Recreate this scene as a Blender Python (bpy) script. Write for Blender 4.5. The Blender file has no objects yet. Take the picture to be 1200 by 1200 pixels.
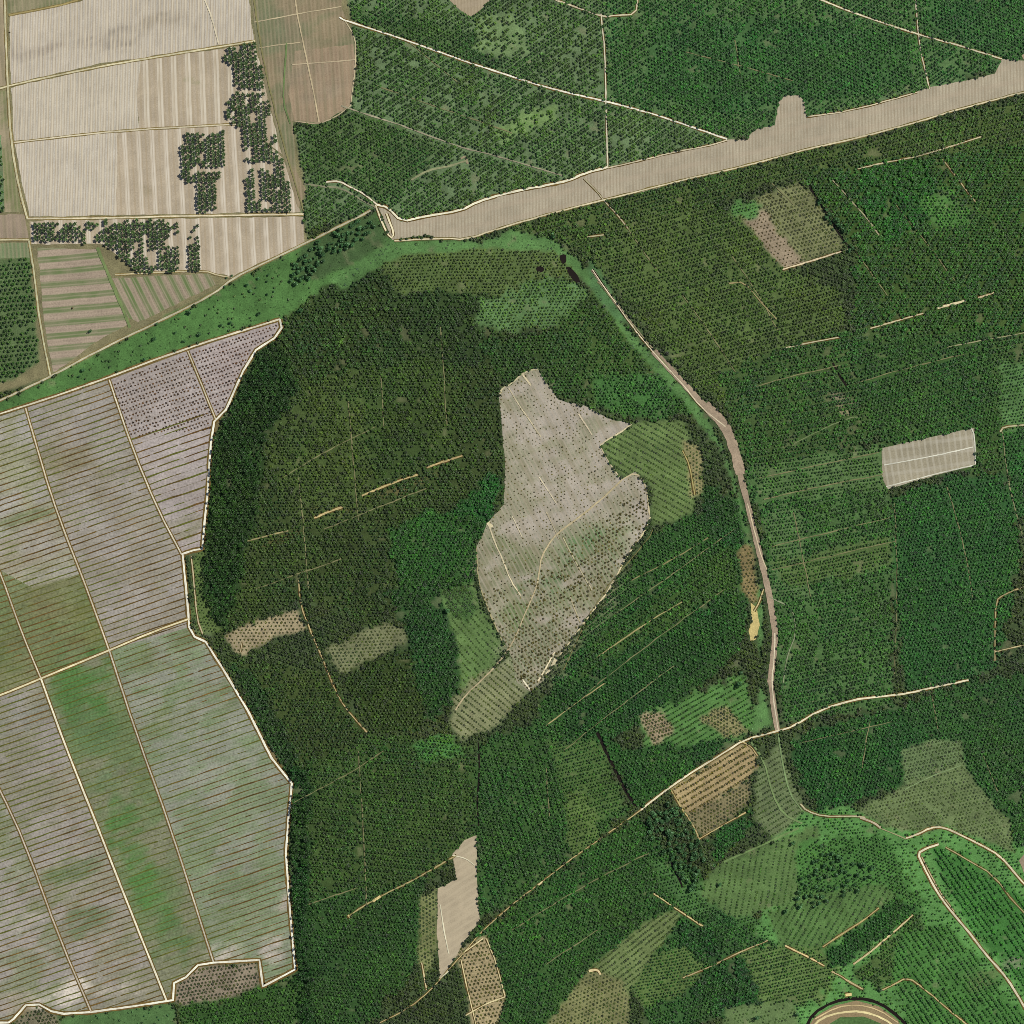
import bpy, math, random
import numpy as np
from mathutils import Vector
from mathutils.geometry import delaunay_2d_cdt

random.seed(7)
RNG = np.random.default_rng(7)
sc = bpy.context.scene
COL = sc.collection
S = 2.0                       # metres on the ground for one map unit

# ------------------------------------------------------------------ camera, sky, sun, exposure
SUN_ELEV, SUN_AZ = math.radians(52), math.radians(62)      # azimuth clockwise from north (+Y)
ALT = 12000.0
cam = bpy.data.cameras.new("survey_camera")
cam.sensor_width = cam.sensor_height = 36
cam.angle = 2 * math.atan(1200.0 / ALT)
cam.clip_start, cam.clip_end = 100, 60000
cam_o = bpy.data.objects.new("survey_camera", cam)
cam_o.location = (0, 0, ALT)
COL.objects.link(cam_o)
sc.camera = cam_o

world = bpy.data.worlds.new("World")
sc.world = world
world.use_nodes = True
wn = world.node_tree
sky = wn.nodes.new("ShaderNodeTexSky")
sky.sky_type = 'NISHITA'
sky.sun_disc = False
sky.sun_elevation = SUN_ELEV
sky.sun_rotation = SUN_AZ
wn.links.new(sky.outputs[0], wn.nodes["Background"].inputs[0])
wn.nodes["Background"].inputs[1].default_value = 0.06

sun = bpy.data.lights.new("sun", 'SUN')
sun.energy = 4.1
sun.angle = math.radians(0.5)
sun.color = (1.0, 0.965, 0.90)
sun_o = bpy.data.objects.new("sun", sun)
d = Vector((math.sin(SUN_AZ) * math.cos(SUN_ELEV), math.cos(SUN_AZ) * math.cos(SUN_ELEV), math.sin(SUN_ELEV)))
sun_o.rotation_euler = d.to_track_quat('Z', 'Y').to_euler()
COL.objects.link(sun_o)

sc.view_settings.view_transform = 'Standard'
sc.view_settings.look = 'None'
sc.view_settings.exposure = 0.0
sc.view_settings.gamma = 1.0
sc.render.engine = 'CYCLES'
sc.cycles.use_denoising = False
sc.cycles.max_bounces = 4
sc.cycles.diffuse_bounces = 3
sc.cycles.filter_width = 0.8
KREF = 1.22                   # light level that turns a colour seen in daylight back into a surface albedo

# ------------------------------------------------------------------ helpers
def W(x, y):
    return (np.asarray(x, float) - 600.0) * S, (600.0 - np.asarray(y, float)) * S

def s2l(c):
    c = np.asarray(c, float) / 255.0
    return np.where(c <= 0.04045, c / 12.92, ((c + 0.055) / 1.055) ** 2.4)

def albedo(c, k=KREF):
    return np.clip(s2l(c) / k, 0.004, 0.8)

_tables = {}
def vnoise(x, y, scale, seed):
    """smooth value noise 0..1 over map coordinates"""
    if seed not in _tables:
        _tables[seed] = np.random.default_rng(1000 + seed).random((256, 256))
    t = _tables[seed]
    u = np.asarray(x, float) / scale + 57.3 * seed
    v = np.asarray(y, float) / scale + 31.7 * seed
    iu, iv = np.floor(u).astype(int), np.floor(v).astype(int)
    fu, fv = u - iu, v - iv
    fu = fu * fu * (3 - 2 * fu); fv = fv * fv * (3 - 2 * fv)
    a = t[iv % 256, iu % 256]; b = t[iv % 256, (iu + 1) % 256]
    c = t[(iv + 1) % 256, iu % 256]; e = t[(iv + 1) % 256, (iu + 1) % 256]
    return (a * (1 - fu) + b * fu) * (1 - fv) + (c * (1 - fu) + e * fu) * fv

def fbm(x, y, scale, seed):
    return 0.5 * vnoise(x, y, scale, seed) + 0.3 * vnoise(x, y, scale / 2.1, seed + 1) + 0.2 * vnoise(x, y, scale / 4.3, seed + 2)

def inside(poly, x, y):
    x = np.asarray(x, float); y = np.asarray(y, float)
    r = np.zeros(x.shape, bool)
    n = len(poly)
    for i in range(n):
        x1, y1 = poly[i]; x2, y2 = poly[(i + 1) % n]
        if y1 == y2: continue
        c = ((y1 > y) != (y2 > y)) & (x < (x2 - x1) * (y - y1) / (y2 - y1) + x1)
        r ^= c
    return r

def densify(pts, step, closed):
    out = []
    n = len(pts)
    for i in range(n if closed else n - 1):
        a = np.array(pts[i], float); b = np.array(pts[(i + 1) % n], float)
        k = max(1, int(np.hypot(*(b - a)) / step))
        for j in range(k):
            out.append(a + (b - a) * j / k)
    if not closed: out.append(np.array(pts[-1], float))
    return np.array(out)

def rough(pts, amp, seed, closed=True, step=3.0):
    p = densify(pts, step, closed)
    dx = (fbm(p[:, 0], p[:, 1], 13, seed) - .5) * 2.2 * amp
    dy = (fbm(p[:, 0] + 400, p[:, 1], 13, seed) - .5) * 2.2 * amp
    return np.stack([p[:, 0] + dx, p[:, 1] + dy], 1)

def chaikin(pts, n=2):
    p = [np.array(q, float) for q in pts]
    for _ in range(n):
        q = [p[0]]
        for a, b in zip(p[:-1], p[1:]):
            q += [a * .75 + b * .25, a * .25 + b * .75]
        q.append(p[-1]); p = q
    return np.array(p)

def zone_at(x, y):
    z0 = ZONE[ridx(x, y)]
    z1 = ZONE[ridx(x + (vnoise(x, y, 7, 93) - .5) * 11, y + (vnoise(x, y, 7, 95) - .5) * 11)]
    isM = np.array([z['k'] == 'M' and z['pr'] > .2 for z in ZN])
    z2 = ZONE[ridx(x + (vnoise(x, y, 4, 97) - .5) * 6, y + (vnoise(x, y, 4, 99) - .5) * 6)]     # ragged plot margins
    grows = np.array([z['pr'] > .02 for z in ZN])
    return np.where(isM[z0] & isM[z1], z1, np.where(grows[z0] & grows[z2], z2, z0))

# raster map used to decide what grows where (half a map unit per cell)
R0, RES = -60, 2
RN = (1320) * RES
ZONE = np.zeros((RN, RN), np.int16)
BLOCK = np.zeros((RN, RN), bool)          # no palms here
ROADS = np.zeros((RN, RN), bool)          # roads and tracks only
def ridx(x, y):
    return (np.clip(((np.asarray(y) - R0) * RES).astype(int), 0, RN - 1), np.clip(((np.asarray(x) - R0) * RES).astype(int), 0, RN - 1))
def paint(arr, poly, val):
    p = np.asarray(poly, float)
    x0, y0 = np.floor(p.min(0)).astype(int) - 1; x1, y1 = np.ceil(p.max(0)).astype(int) + 1
    i0, i1 = max(0, (y0 - R0) * RES), min(RN, (y1 - R0) * RES)
    j0, j1 = max(0, (x0 - R0) * RES), min(RN, (x1 - R0) * RES)
    if i1 <= i0 or j1 <= j0: return
    yy, xx = np.mgrid[i0:i1, j0:j1]
    m = inside([tuple(q) for q in p], xx / RES + R0 + .25, yy / RES + R0 + .25)
    arr[i0:i1, j0:j1][m] = val

# ------------------------------------------------------------------ materials
def attr_material(name, grain=0.22, grain_scale=0.35, rough_=0.95, stripes=None, spec=0.1, bump=0.0):
    """base colour = the surface's own cover colour (attribute) x procedural grain and furrow pattern.
    stripes = (angle_deg, spacing_m, colour, amount, sharpness, breakup)"""
    m = bpy.data.materials.new(name); m.use_nodes = True
    nt = m.node_tree; N = nt.nodes.new; L = nt.links.new
    b = nt.nodes["Principled BSDF"]
    b.inputs['Roughness'].default_value = rough_
    b.inputs['Specular IOR Level'].default_value = spec
    at = N("ShaderNodeAttribute"); at.attribute_name = "cover"
    geo = N("ShaderNodeNewGeometry")
    no = N("ShaderNodeTexNoise"); no.inputs['Scale'].default_value = grain_scale
    no.inputs['Detail'].default_value = 2.0
    L(geo.outputs['Position'], no.inputs['Vector'])
    mr = N("ShaderNodeMapRange")
    mr.inputs['From Min'].default_value = 0.25; mr.inputs['From Max'].default_value = 0.75
    mr.inputs['To Min'].default_value = 1 - grain; mr.inputs['To Max'].default_value = 1 + grain
    L(no.outputs['Fac'], mr.inputs['Value'])
    vm = N("ShaderNodeVectorMath"); vm.operation = 'SCALE'
    L(at.outputs['Color'], vm.inputs[0]); L(mr.outputs[0], vm.inputs['Scale'])
    col = vm.outputs[0]
    for k, st in enumerate(stripes or []):
        ang, sp, c, amt, sharp, brk = st[:6]; ph = st[6] if len(st) > 6 else 0.0
        rot = N("ShaderNodeVectorRotate"); rot.rotation_type = 'Z_AXIS'
        rot.inputs['Angle'].default_value = math.radians(-ang)
        L(geo.outputs['Position'], rot.inputs['Vector'])
        sep = N("ShaderNodeSeparateXYZ"); L(rot.outputs[0], sep.inputs[0])
        wob = N("ShaderNodeTexNoise"); wob.inputs['Scale'].default_value = 0.012
        L(geo.outputs['Position'], wob.inputs['Vector'])
        ma = N("ShaderNodeMath"); ma.operation = 'MULTIPLY_ADD'
        L(wob.outputs['Fac'], ma.inputs[0]); ma.inputs[1].default_value = sp * (.12 if sp > 20 else .4)
        L(sep.outputs['X'], ma.inputs[2])
        fr = N("ShaderNodeMath"); fr.operation = 'MULTIPLY'
        L(ma.outputs[0], fr.inputs[0]); fr.inputs[1].default_value = 2 * math.pi / sp
        pa = N("ShaderNodeMath"); pa.operation = 'ADD'; L(fr.outputs[0], pa.inputs[0]); pa.inputs[1].default_value = ph
        si = N("ShaderNodeMath"); si.operation = 'SINE'; L(pa.outputs[0], si.inputs[0])
        r2 = N("ShaderNodeMapRange"); r2.interpolation_type = 'SMOOTHSTEP'
        r2.inputs['From Min'].default_value = sharp - (.35 if sharp < .9 else .2); r2.inputs['From Max'].default_value = min(1.0, sharp + .45)
        L(si.outputs[0], r2.inputs['Value'])
        # breakup stretched along the furrow
        sx = N("ShaderNodeVectorMath"); sx.operation = 'MULTIPLY'; sx.inputs[1].default_value = (1 / sp, 0.02, 0)
        L(rot.outputs[0], sx.inputs[0])
        n2 = N("ShaderNodeTexNoise"); n2.inputs['Scale'].default_value = 1.0; n2.inputs['Detail'].default_value = 3
        L(sx.outputs[0], n2.inputs['Vector'])
        r3 = N("ShaderNodeMapRange")
        r3.inputs['From Min'].default_value = 0.5 - 0.25; r3.inputs['From Max'].default_value = 0.62
        r3.inputs['To Min'].default_value = 1 - brk; r3.inputs['To Max'].default_value = 1
        L(n2.outputs['Fac'], r3.inputs['Value'])
        m1 = N("ShaderNodeMath"); m1.operation = 'MULTIPLY'; L(r2.outputs[0], m1.inputs[0]); L(r3.outputs[0], m1.inputs[1])
        m2 = N("ShaderNodeMath"); m2.operation = 'MULTIPLY'; L(m1.outputs[0], m2.inputs[0]); m2.inputs[1].default_value = amt
        mx = N("ShaderNodeMix"); mx.data_type = 'RGBA'
        L(m2.outputs[0], mx.inputs[0]); L(col, mx.inputs[6])
        mx.inputs[7].default_value = (*albedo(c), 1)
        col = mx.outputs[2]
    L(col, b.inputs['Base Color'])
    return m

def leaf_material(name, attr=True, color=(60, 90, 55), rough_=0.5, spec=0.3, vary=0.28):
    m = bpy.data.materials.new(name); m.use_nodes = True
    nt = m.node_tree; N = nt.nodes.new; L = nt.links.new
    b = nt.nodes["Principled BSDF"]
    b.inputs['Roughness'].default_value = rough_
    b.inputs['Specular IOR Level'].default_value = spec
    geo = N("ShaderNodeNewGeometry")
    if attr:
        at = N("ShaderNodeAttribute"); at.attribute_name = "cover"; src = at.outputs['Color']
        rnd = geo.outputs['Random Per Island']
    else:
        rgb = N("ShaderNodeRGB"); rgb.outputs[0].default_value = (*albedo(color), 1); src = rgb.outputs[0]
        oi = N("ShaderNodeObjectInfo"); rnd = oi.outputs['Random']
    mr = N("ShaderNodeMapRange")
    mr.inputs['To Min'].default_value = 1 - vary; mr.inputs['To Max'].default_value = 1 + vary
    L(rnd, mr.inputs['Value'])
    vm = N("ShaderNodeVectorMath"); vm.operation = 'SCALE'
    L(src, vm.inputs[0]); L(mr.outputs[0], vm.inputs['Scale'])
    L(vm.outputs[0], b.inputs['Base Color'])
    return m

M_ground = attr_material("ground_cover", 0.3, 0.30)
M_soil = attr_material("bare_soil", 0.22, 0.30)
M_grass = attr_material("rough_grass", 0.38, 0.16)
M_road = attr_material("packed_dirt", 0.16, 0.25)
M_verge_halo = attr_material("weedy_verge_and_halo", 0.35, 0.20)
M_leaf = leaf_material("palm_fronds", vary=.75)  # sheen specks painted in as a strong per-frond brightness spread
M_leaf_one = leaf_material("grove_fronds", False, (60, 82, 40))
M_young_one = leaf_material("young_fronds", False, (88, 82, 36), vary=.4)
M_tree = leaf_material("broad_leaves", False, (86, 130, 80), 0.5, .4, .35)
M_bush = leaf_material("brown_bush_leaves", False, (96, 80, 36), 0.6, .2, .2)
M_trunk = bpy.data.materials.new("palm_bark"); M_trunk.use_nodes = True
_b = M_trunk.node_tree.nodes["Principled BSDF"]; _b.inputs['Roughness'].default_value = .9
_n = M_trunk.node_tree.nodes.new("ShaderNodeTexNoise"); _n.inputs['Scale'].default_value = 3
_r = M_trunk.node_tree.nodes.new("ShaderNodeValToRGB")
_r.color_ramp.elements[0].color = (.06, .045, .03, 1); _r.color_ramp.elements[1].color = (.2, .16, .11, 1)
M_trunk.node_tree.links.new(_n.outputs['Fac'], _r.inputs[0]); M_trunk.node_tree.links.new(_r.outputs[0], _b.inputs['Base Color'])
M_water_shade = bpy.data.materials.new("peat_water_and_shade"); M_water_shade.use_nodes = True  # pool water; strips of painted tree shade use it too
_b = M_water_shade.node_tree.nodes["Principled BSDF"]
_n = M_water_shade.node_tree.nodes.new("ShaderNodeTexNoise"); _n.inputs['Scale'].default_value = 0.05
_r = M_water_shade.node_tree.nodes.new("ShaderNodeValToRGB")
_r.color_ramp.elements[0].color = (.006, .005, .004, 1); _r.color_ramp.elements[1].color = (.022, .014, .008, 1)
M_water_shade.node_tree.links.new(_n.outputs['Fac'], _r.inputs[0]); M_water_shade.node_tree.links.new(_r.outputs[0], _b.inputs['Base Color'])
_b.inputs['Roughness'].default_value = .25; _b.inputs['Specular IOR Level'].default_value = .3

# ------------------------------------------------------------------ mesh building
def mesh_np(name, verts, quads, mat, cover=None, parent=None, smooth=False, link=True):
    me = bpy.data.meshes.new(name)
    verts = np.ascontiguousarray(verts, np.float32); quads = np.ascontiguousarray(quads, np.int32)
    nv, (nf, k) = len(verts), quads.shape
    me.vertices.add(nv); me.vertices.foreach_set("co", verts.ravel())
    me.loops.add(nf * k); me.loops.foreach_set("vertex_index", quads.ravel())
    me.polygons.add(nf)
    me.polygons.foreach_set("loop_start", np.arange(0, nf * k, k, dtype=np.int32))
    me.update(calc_edges=True)
    if cover is not None:
        a = me.attributes.new("cover", 'FLOAT_COLOR', 'POINT')
        c = np.ones((nv, 4), np.float32); c[:, :3] = cover
        a.data.foreach_set("color", c.ravel())
    me.materials.append(mat)
    o = bpy.data.objects.new(name, me)
    if link: COL.objects.link(o)
    if parent: o.parent = parent
    return o

def tag(o, label=None, cat=None, group=None, kind=None):
    if label: o["label"] = label
    if cat: o["category"] = cat
    if group: o["group"] = group
    if kind: o["kind"] = kind
    return o

LAYER = {}
def next_z(base=0.1):
    """each sheet of a layer lies about a centimetre above the one before it"""
    k = LAYER.get(base, 0); LAYER[base] = k + 1
    return base + 0.01 * (k % (55 if base == .1 else 18))

BRUSH = []     # soft patches of a different cover: (x, y, rx, ry, angle, colour, strength)
def soft(x, y, rx, ry, ang, c, s=1.0): BRUSH.append((x, y, rx, ry, ang, c, s))

def streak(x, y, seed=91):
    along, across = x * .9455 - y * .3256, x * .3256 + y * .9455
    return fbm(along * .45, across * 1.5, 13, seed)

def apply_brush(x, y, col):
    wx = x + (fbm(x, y, 24, 71) - .5) * 22; wy = y + (fbm(x, y, 24, 75) - .5) * 22
    for (bx, by, rx, ry, ang, c, s) in BRUSH:
        m = (abs(x - bx) < max(rx, ry) * 1.6) & (abs(y - by) < max(rx, ry) * 1.6)
        if not m.any(): continue
        ca, sa = math.cos(math.radians(ang)), math.sin(math.radians(ang))
        dx, dy = wx[m] - bx, -(wy[m] - by)
        u = (dx * ca + dy * sa) / rx; v = (-dx * sa + dy * ca) / ry
        w = np.clip(1.35 - np.hypot(u, v), 0, .7) / .7
        w = (w * w * (3 - 2 * w) * s * np.clip((streak(x[m], y[m]) - .28) * 3.4, 0, 1.25))[:, None].clip(0, 1)
        col[m] = col[m] * (1 - w) + np.asarray(c, float) * w
    return col

def mottle(x, y, col, amt, seed, scale=30):
    n = (fbm(x, y, scale, seed) - .5) * 2
    n2 = (vnoise(x, y, 5, seed + 5) - .5) * 2
    return np.clip(col * (1 + amt * (n + .5 * n2))[:, None], 3, 250)

_seed = [10]
def sheet(name, poly, color, mat, amp=1.4, grid=4.0, amt=.08, alt=None, alt_scale=40, alt_thr=.5, block=True, kind="structure", label=None, cat=None, base=.1, brush=True):
    """an area of ground cover as its own thin sheet with an uneven outline"""
    _seed[0] += 7
    p = rough(poly, amp, _seed[0])
    if block: paint(BLOCK, p, True)
    x0, y0 = p.min(0); x1, y1 = p.max(0)
    gx, gy = np.meshgrid(np.arange(x0 + 1, x1, grid), np.arange(y0 + 1, y1, grid))
    gx, gy = gx.ravel(), gy.ravel()
    k = inside([tuple(q) for q in p], gx, gy)
    pts = np.concatenate([p, np.stack([gx[k], gy[k]], 1)])
    n = len(p)
    v, _, f, *_ = delaunay_2d_cdt([Vector(q) for q in pts], [(i, (i + 1) % n) for i in range(n)], [], 1, 1e-5)
    v = np.array([(a.x, a.y) for a in v]); f = np.array([t if len(t) == 3 else t[:3] for t in f])
    x, y = v[:, 0], v[:, 1]
    c = np.tile(np.asarray(color, float), (len(x), 1))
    if alt is not None:
        w = np.clip((.55 * fbm(x, y, alt_scale, _seed[0] + 3) + .45 * streak(x, y, _seed[0] % 50 + 30) - alt_thr + .02) * 7 + .5, 0, 1)[:, None]
        c = c * (1 - w) + np.asarray(alt, float) * w
    if brush: c = apply_brush(x, y, c)
    c = mottle(x, y, c, amt, _seed[0] + 2)
    X, Y = W(x, y)
    verts = np.stack([X, Y, np.full(len(X), next_z(base))], 1)
    # keep faces upward
    a, b_, c_ = verts[f[:, 0]], verts[f[:, 1]], verts[f[:, 2]]
    flip = np.cross(b_ - a, c_ - a)[:, 2] < 0
    f[flip] = f[flip][:, ::-1]
    o = mesh_np(name, verts, f, mat, albedo(c))
    tag(o, label, cat, None, kind)
    return o

def ribbon_np(pts, width, seed, wvar=.3, step=2.5, smooth=1, wob=.5):
    p = chaikin(pts, smooth) if smooth and len(pts) > 2 else np.array(pts, float)
    p = densify(p, step, False)
    t = np.gradient(p, axis=0); t /= np.maximum(np.hypot(t[:, 0], t[:, 1]), 1e-6)[:, None]
    nn = np.stack([-t[:, 1], t[:, 0]], 1)
    off = (fbm(p[:, 0], p[:, 1], 17, seed) - .5) * 2 * wob
    p = p + nn * off[:, None]
    w = width * (1 + wvar * 2 * (fbm(p[:, 0], p[:, 1], 9, seed + 4) - .5)) / 2
    return p + nn * w[:, None], p - nn * w[:, None], p

def ribbon(name, pts, width, color, mat, base=.8, wvar=.35, clear=None, amt=.12, wob=.5, smooth=1, kind="structure", brush=False, camber=0.0):
    _seed[0] += 7
    l, r, p = ribbon_np(pts, width, _seed[0], wvar, 2.5, smooth, wob)
    if clear is None: clear = width
    if clear > 0:
        a, b, _ = ribbon_np(pts, clear, _seed[0], 0, 2.5, smooth, wob)
        paint_strip(a, b)
    n = len(p)
    z = next_z(base)
    X1, Y1 = W(l[:, 0], l[:, 1]); X2, Y2 = W(r[:, 0], r[:, 1]); X3, Y3 = W(p[:, 0], p[:, 1])
    verts = np.concatenate([np.stack([X1, Y1, np.full(n, z)], 1), np.stack([X3, Y3, np.full(n, z + camber)], 1), np.stack([X2, Y2, np.full(n, z)], 1)])
    i = np.arange(n - 1)
    q = np.concatenate([np.stack([i, i + 1, n + i + 1, n + i], 1), np.stack([n + i, n + i + 1, 2 * n + i + 1, 2 * n + i], 1)])
    a, b_, c_ = verts[q[:, 0]], verts[q[:, 1]], verts[q[:, 2]]
    flip = np.cross(b_ - a, c_ - a)[:, 2] < 0
    q[flip] = q[flip][:, ::-1]
    xx = np.concatenate([l[:, 0], p[:, 0], r[:, 0]]); yy = np.concatenate([l[:, 1], p[:, 1], r[:, 1]])
    c = mottle(xx, yy, np.tile(np.asarray(color, float), (len(xx), 1)), amt, _seed[0])
    o = mesh_np(name, verts, q, mat, albedo(c))
    tag(o, None, None, None, kind)
    return o

def paint_strip(a, b):
    for i in range(len(a) - 1):
        paint(BLOCK, [a[i], a[i + 1], b[i + 1], b[i]], True); paint(ROADS, [a[i], a[i + 1], b[i + 1], b[i]], True)

# ------------------------------------------------------------------ plantation zones (later ones overrule earlier ones)
ZN = [dict(g=(72, 88, 56), t=(48, 66, 20), sp=4.1, ang=-20, pr=.95, r=4.3, gap=.18, k='M', h=.55, wild=False)]
def zone(poly, g, t, sp=4.1, ang=-20, pr=.95, r=4.3, gap=.18, k='M', h=.55, wild=False, exact=False, row=0):
    r_, g_, b_ = g
    if not exact and not wild:
        g = (min(r_ * 1.03, g_ * .95), g_ * 1.15, b_ * 1.02) if k == 'M' else (r_ * 1.03, g_, b_ * .98)
        t = (t[0] * .82, t[1] * .95, t[2] * .46) if k == 'M' else (t[0] * .80, t[1] * .80, t[2] * .5)
    mx_, my_ = np.mean([p[0] for p in poly]), np.mean([p[1] for p in poly])
    if k == 'M' and not exact and (mx_ > 880 or (mx_ > 560 and my_ > 550)):   # greener, cooler stands in the east and south
        g = (g[0] * .97, g[1], g[2] * .98); t = (t[0] * .93, t[1] * 1.02, t[2])
    ZN.append(dict(g=g, t=t, sp=sp, ang=ang, pr=pr, r=r * (.96 if k == 'M' else 1.2), gap=gap, k=k, h=h, wild=wild, row=row))
    paint(ZONE, rough(poly, 5.0 if (k == 'M' and gap > .06 and not exact) else 2.0, len(ZN) * 3 + 200), len(ZN) - 1)

#@ZONES
north = [(345,145),(375,150),(412,125),(420,75),(400,20),(398,-60),(1260,-60),(1260,60),(1175,70),(1130,95),(1000,132),(944,138),(880,160),(800,176),(712,200),(640,218),(540,247),(470,262),(445,240),(360,275),(352,250),(360,225)]
zone(north, (108,110,86), (72,96,66), ang=35, gap=.30)
zone([(712,-60),(1260,-60),(1260,60),(1090,102),(944,136),(860,165),(760,130),(712,118)], (88,102,72), (58,94,60), ang=35, gap=.22)
zone([(760,30),(900,20),(1060,40),(1075,95),(950,120),(830,130),(760,110)], (72,92,62), (50,90,56), ang=35, gap=.2)
zone([(1090,-60),(1260,-60),(1260,55),(1180,66),(1085,38)], (72,92,62), (52,92,58), ang=35, gap=.12)
zone([(420,10),(540,30),(600,88),(540,72),(470,45),(405,24)], (80,92,64), (58,88,58), ang=35, gap=.12)
zone([(355,150),(420,130),(520,175),(460,235),(440,235),(400,210),(365,215)], (84,94,66), (64,90,60), ang=35, gap=.14)
zone([(556,20),(600,15),(620,60),(580,68),(558,55)], (128,124,92), (80,98,66), ang=35, pr=.6, gap=.45)
zone([(584,155),(600,140),(650,118),(648,140),(610,160),(592,172)], (116,128,88), (80,104,66), ang=35, pr=.6, gap=.4)
# inside and east of the ring of the old river bend
zone([(595,268),(700,238),(880,196),(1000,166),(1260,100),(1260,200),(1000,215),(905,215),(840,240),(760,300),(700,310),(660,282)], (84,86,54), (66,88,52), ang=15, gap=.16)
zone([(690,300),(760,250),(900,240),(930,320),(990,340),(990,420),(880,470),(850,480),(790,420)], (86,94,60), (72,88,46), ang=15, gap=.2, r=4.0)
zone([(940,200),(1100,180),(1260,160),(1260,400),(1100,410),(1000,380),(1000,290)], (72,82,48), (58,90,50), ang=60, gap=.2, r=4.5)
zone([(1010,190),(1090,185),(1110,250),(1040,285),(1010,240)], (60,80,44), (48,94,48), ang=60, gap=.12, r=4.9)
zone([(1075,225),(1110,225),(1140,262),(1110,268),(1080,250)], (84,112,66), (72,112,58), ang=60, gap=.25, r=3.6)
zone([(840,440),(900,410),(1000,385),(1260,400),(1260,560),(1040,545),(1030,510),(900,560),(870,540)], (74,84,54), (60,90,54), ang=10, gap=.22)
zone([(875,545),(1035,560),(1050,620),(1045,830),(915,845),(905,700),(890,620)], (80,96,64), (60,92,56), ang=12, gap=.22)
zone([(885,545),(1035,520),(1040,575),(950,580),(890,590)], (92,104,72), (70,96,62), ang=8, gap=.15, r=3.4)
zone([(895,600),(940,590),(950,700),(910,700)], (92,104,74), (68,98,62), ang=8, gap=.12, r=3.3)
zone([(900,660),(1050,625),(1045,660),(930,690)], (98,100,66), (72,94,56), ang=12, gap=.15, r=3.4)
zone([(1045,580),(1140,555),(1180,560),(1195,640),(1170,780),(1130,800),(1060,810),(1050,700)], (56,82,52), (50,90,54), ang=10, gap=.07)
zone([(1170,500),(1260,490),(1260,620),(1190,610)], (62,84,54), (52,92,56), ang=10, gap=.08)
zone([(1172,425),(1260,415),(1260,500),(1172,503)], (92,112,76), (70,96,60), ang=10, r=3.2, gap=.1)
zone([(1000,400),(1160,385),(1170,510),(1040,520),(1010,470)], (66,82,50), (56,90,54), ang=20, gap=.12)
zone([(915,950),(1000,945),(1260,960),(1260,1260),(900,1260),(880,1100)], (96,126,78), (70,104,56), ang=-55, r=3.0, pr=.6, gap=.3)
# centre
zone([(330,372),(440,300),(540,290),(600,330),(585,460),(590,590),(480,620),(450,740),(350,700),(250,760),(235,650),(250,520),(300,415)], (64,70,44), (60,78,46), ang=-60, gap=.24)
zone([(370,340),(420,320),(560,330),(575,420),(470,440),(380,440)], (56,66,42), (54,74,46), ang=-60, gap=.2, r=4.5)
zone([(330,440),(420,430),(440,600),(340,620),(310,500)], (76,84,52), (68,82,44), ang=-60, gap=.26)
zone([(420,430),(520,420),(540,540),(440,570)], (66,76,46), (62,80,42), ang=-60, gap=.26)
zone([(300,415),(340,385),(350,450),(310,520),(300,620),(262,740),(236,700),(240,600),(250,520)], (50,64,40), (50,76,48), ang=-60, gap=.12, r=4.6, h=1.3)
zone([(330,395),(450,330),(460,400),(380,450),(340,440)], (58,64,40), (56,78,48), ang=-60, gap=.14, r=4.6)
zone([(440,296),(620,280),(660,290),(690,325),(600,345),(470,340),(450,320)], (104,98,64), (82,92,54), ang=62, gap=.12, r=3.2)
zone([(560,352),(640,325),(690,340),(690,375),(600,390),(565,382)], (94,112,78), (84,108,72), ang=62, gap=.3, r=3.4)
zone([(640,390),(700,340),(760,420),(820,480),(745,492),(690,476),(650,460)], (72,84,50), (60,90,52), ang=62, gap=.2)
zone([(560,400),(650,385),(690,400),(690,474),(655,466),(632,430),(590,450)], (60,72,44), (54,84,52), ang=62, gap=.12)
zone([(690,440),(790,440),(820,485),(740,492),(700,476)], (70,98,58), (62,100,58), ang=62, gap=.3)
zone([(455,620),(500,600),(560,600),(575,610),(558,640),(560,682),(520,690),(510,720),(470,700)], (54,82,46), (50,88,44), ang=62, gap=.1, r=4.8)
zone([(520,600),(575,560),(592,560),(570,615)], (44,72,42), (44,86,46), ang=62, gap=.08, r=5)
zone([(450,690),(515,690),(545,760),(535,820),(480,860),(430,840),(480,750)], (48,70,42), (46,80,46), ang=62, gap=.1, r=4.6)
zone([(270,770),(390,790),(430,860),(345,905),(300,840)], (66,72,44), (60,78,46), ang=62, gap=.25)
zone([(270,770),(300,790),(345,880),(342,920),(300,850)], (44,58,36), (46,72,46), ang=62, gap=.1, r=4.8)
zone([(400,790),(480,760),(500,850),(440,860)], (58,66,38), (56,76,42), ang=62, gap=.12)
zone([(765,625),(820,600),(860,580),(880,660),(870,760),(760,850),(650,880),(630,830),(700,715)], (56,76,46), (52,86,50), ang=38, gap=.12)
zone([(690,760),(850,640),(870,700),(790,780),(660,850)], (68,82,48), (60,88,50), ang=38, gap=.18)
zone([(640,820),(860,690),(850,760),(760,830),(690,880)], (48,70,42), (46,82,48), ang=38, gap=.1)
zone([(820,560),(875,590),(878,660),(830,620)], (50,70,42), (48,82,48), ang=38, gap=.12, r=4.6)
zone([(345,900),(430,860),(555,870),(560,980),(510,1030),(380,1080),(342,1000)], (68,80,48), (60,86,52), ang=-5, gap=.22)
zone([(480,870),(520,860),(550,880),(500,895)], (76,110,66), (70,108,62), ang=-5, gap=.2)
zone([(340,1060),(500,1030),(490,1130),(430,1200),(340,1260)], (54,74,44), (52,84,50), ang=-5, gap=.16)
zone([(342,900),(365,900),(362,1100),(375,1260),(348,1260)], (44,62,38), (44,76,46), ang=-5, gap=.1, r=4.9, h=1.3)
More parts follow.
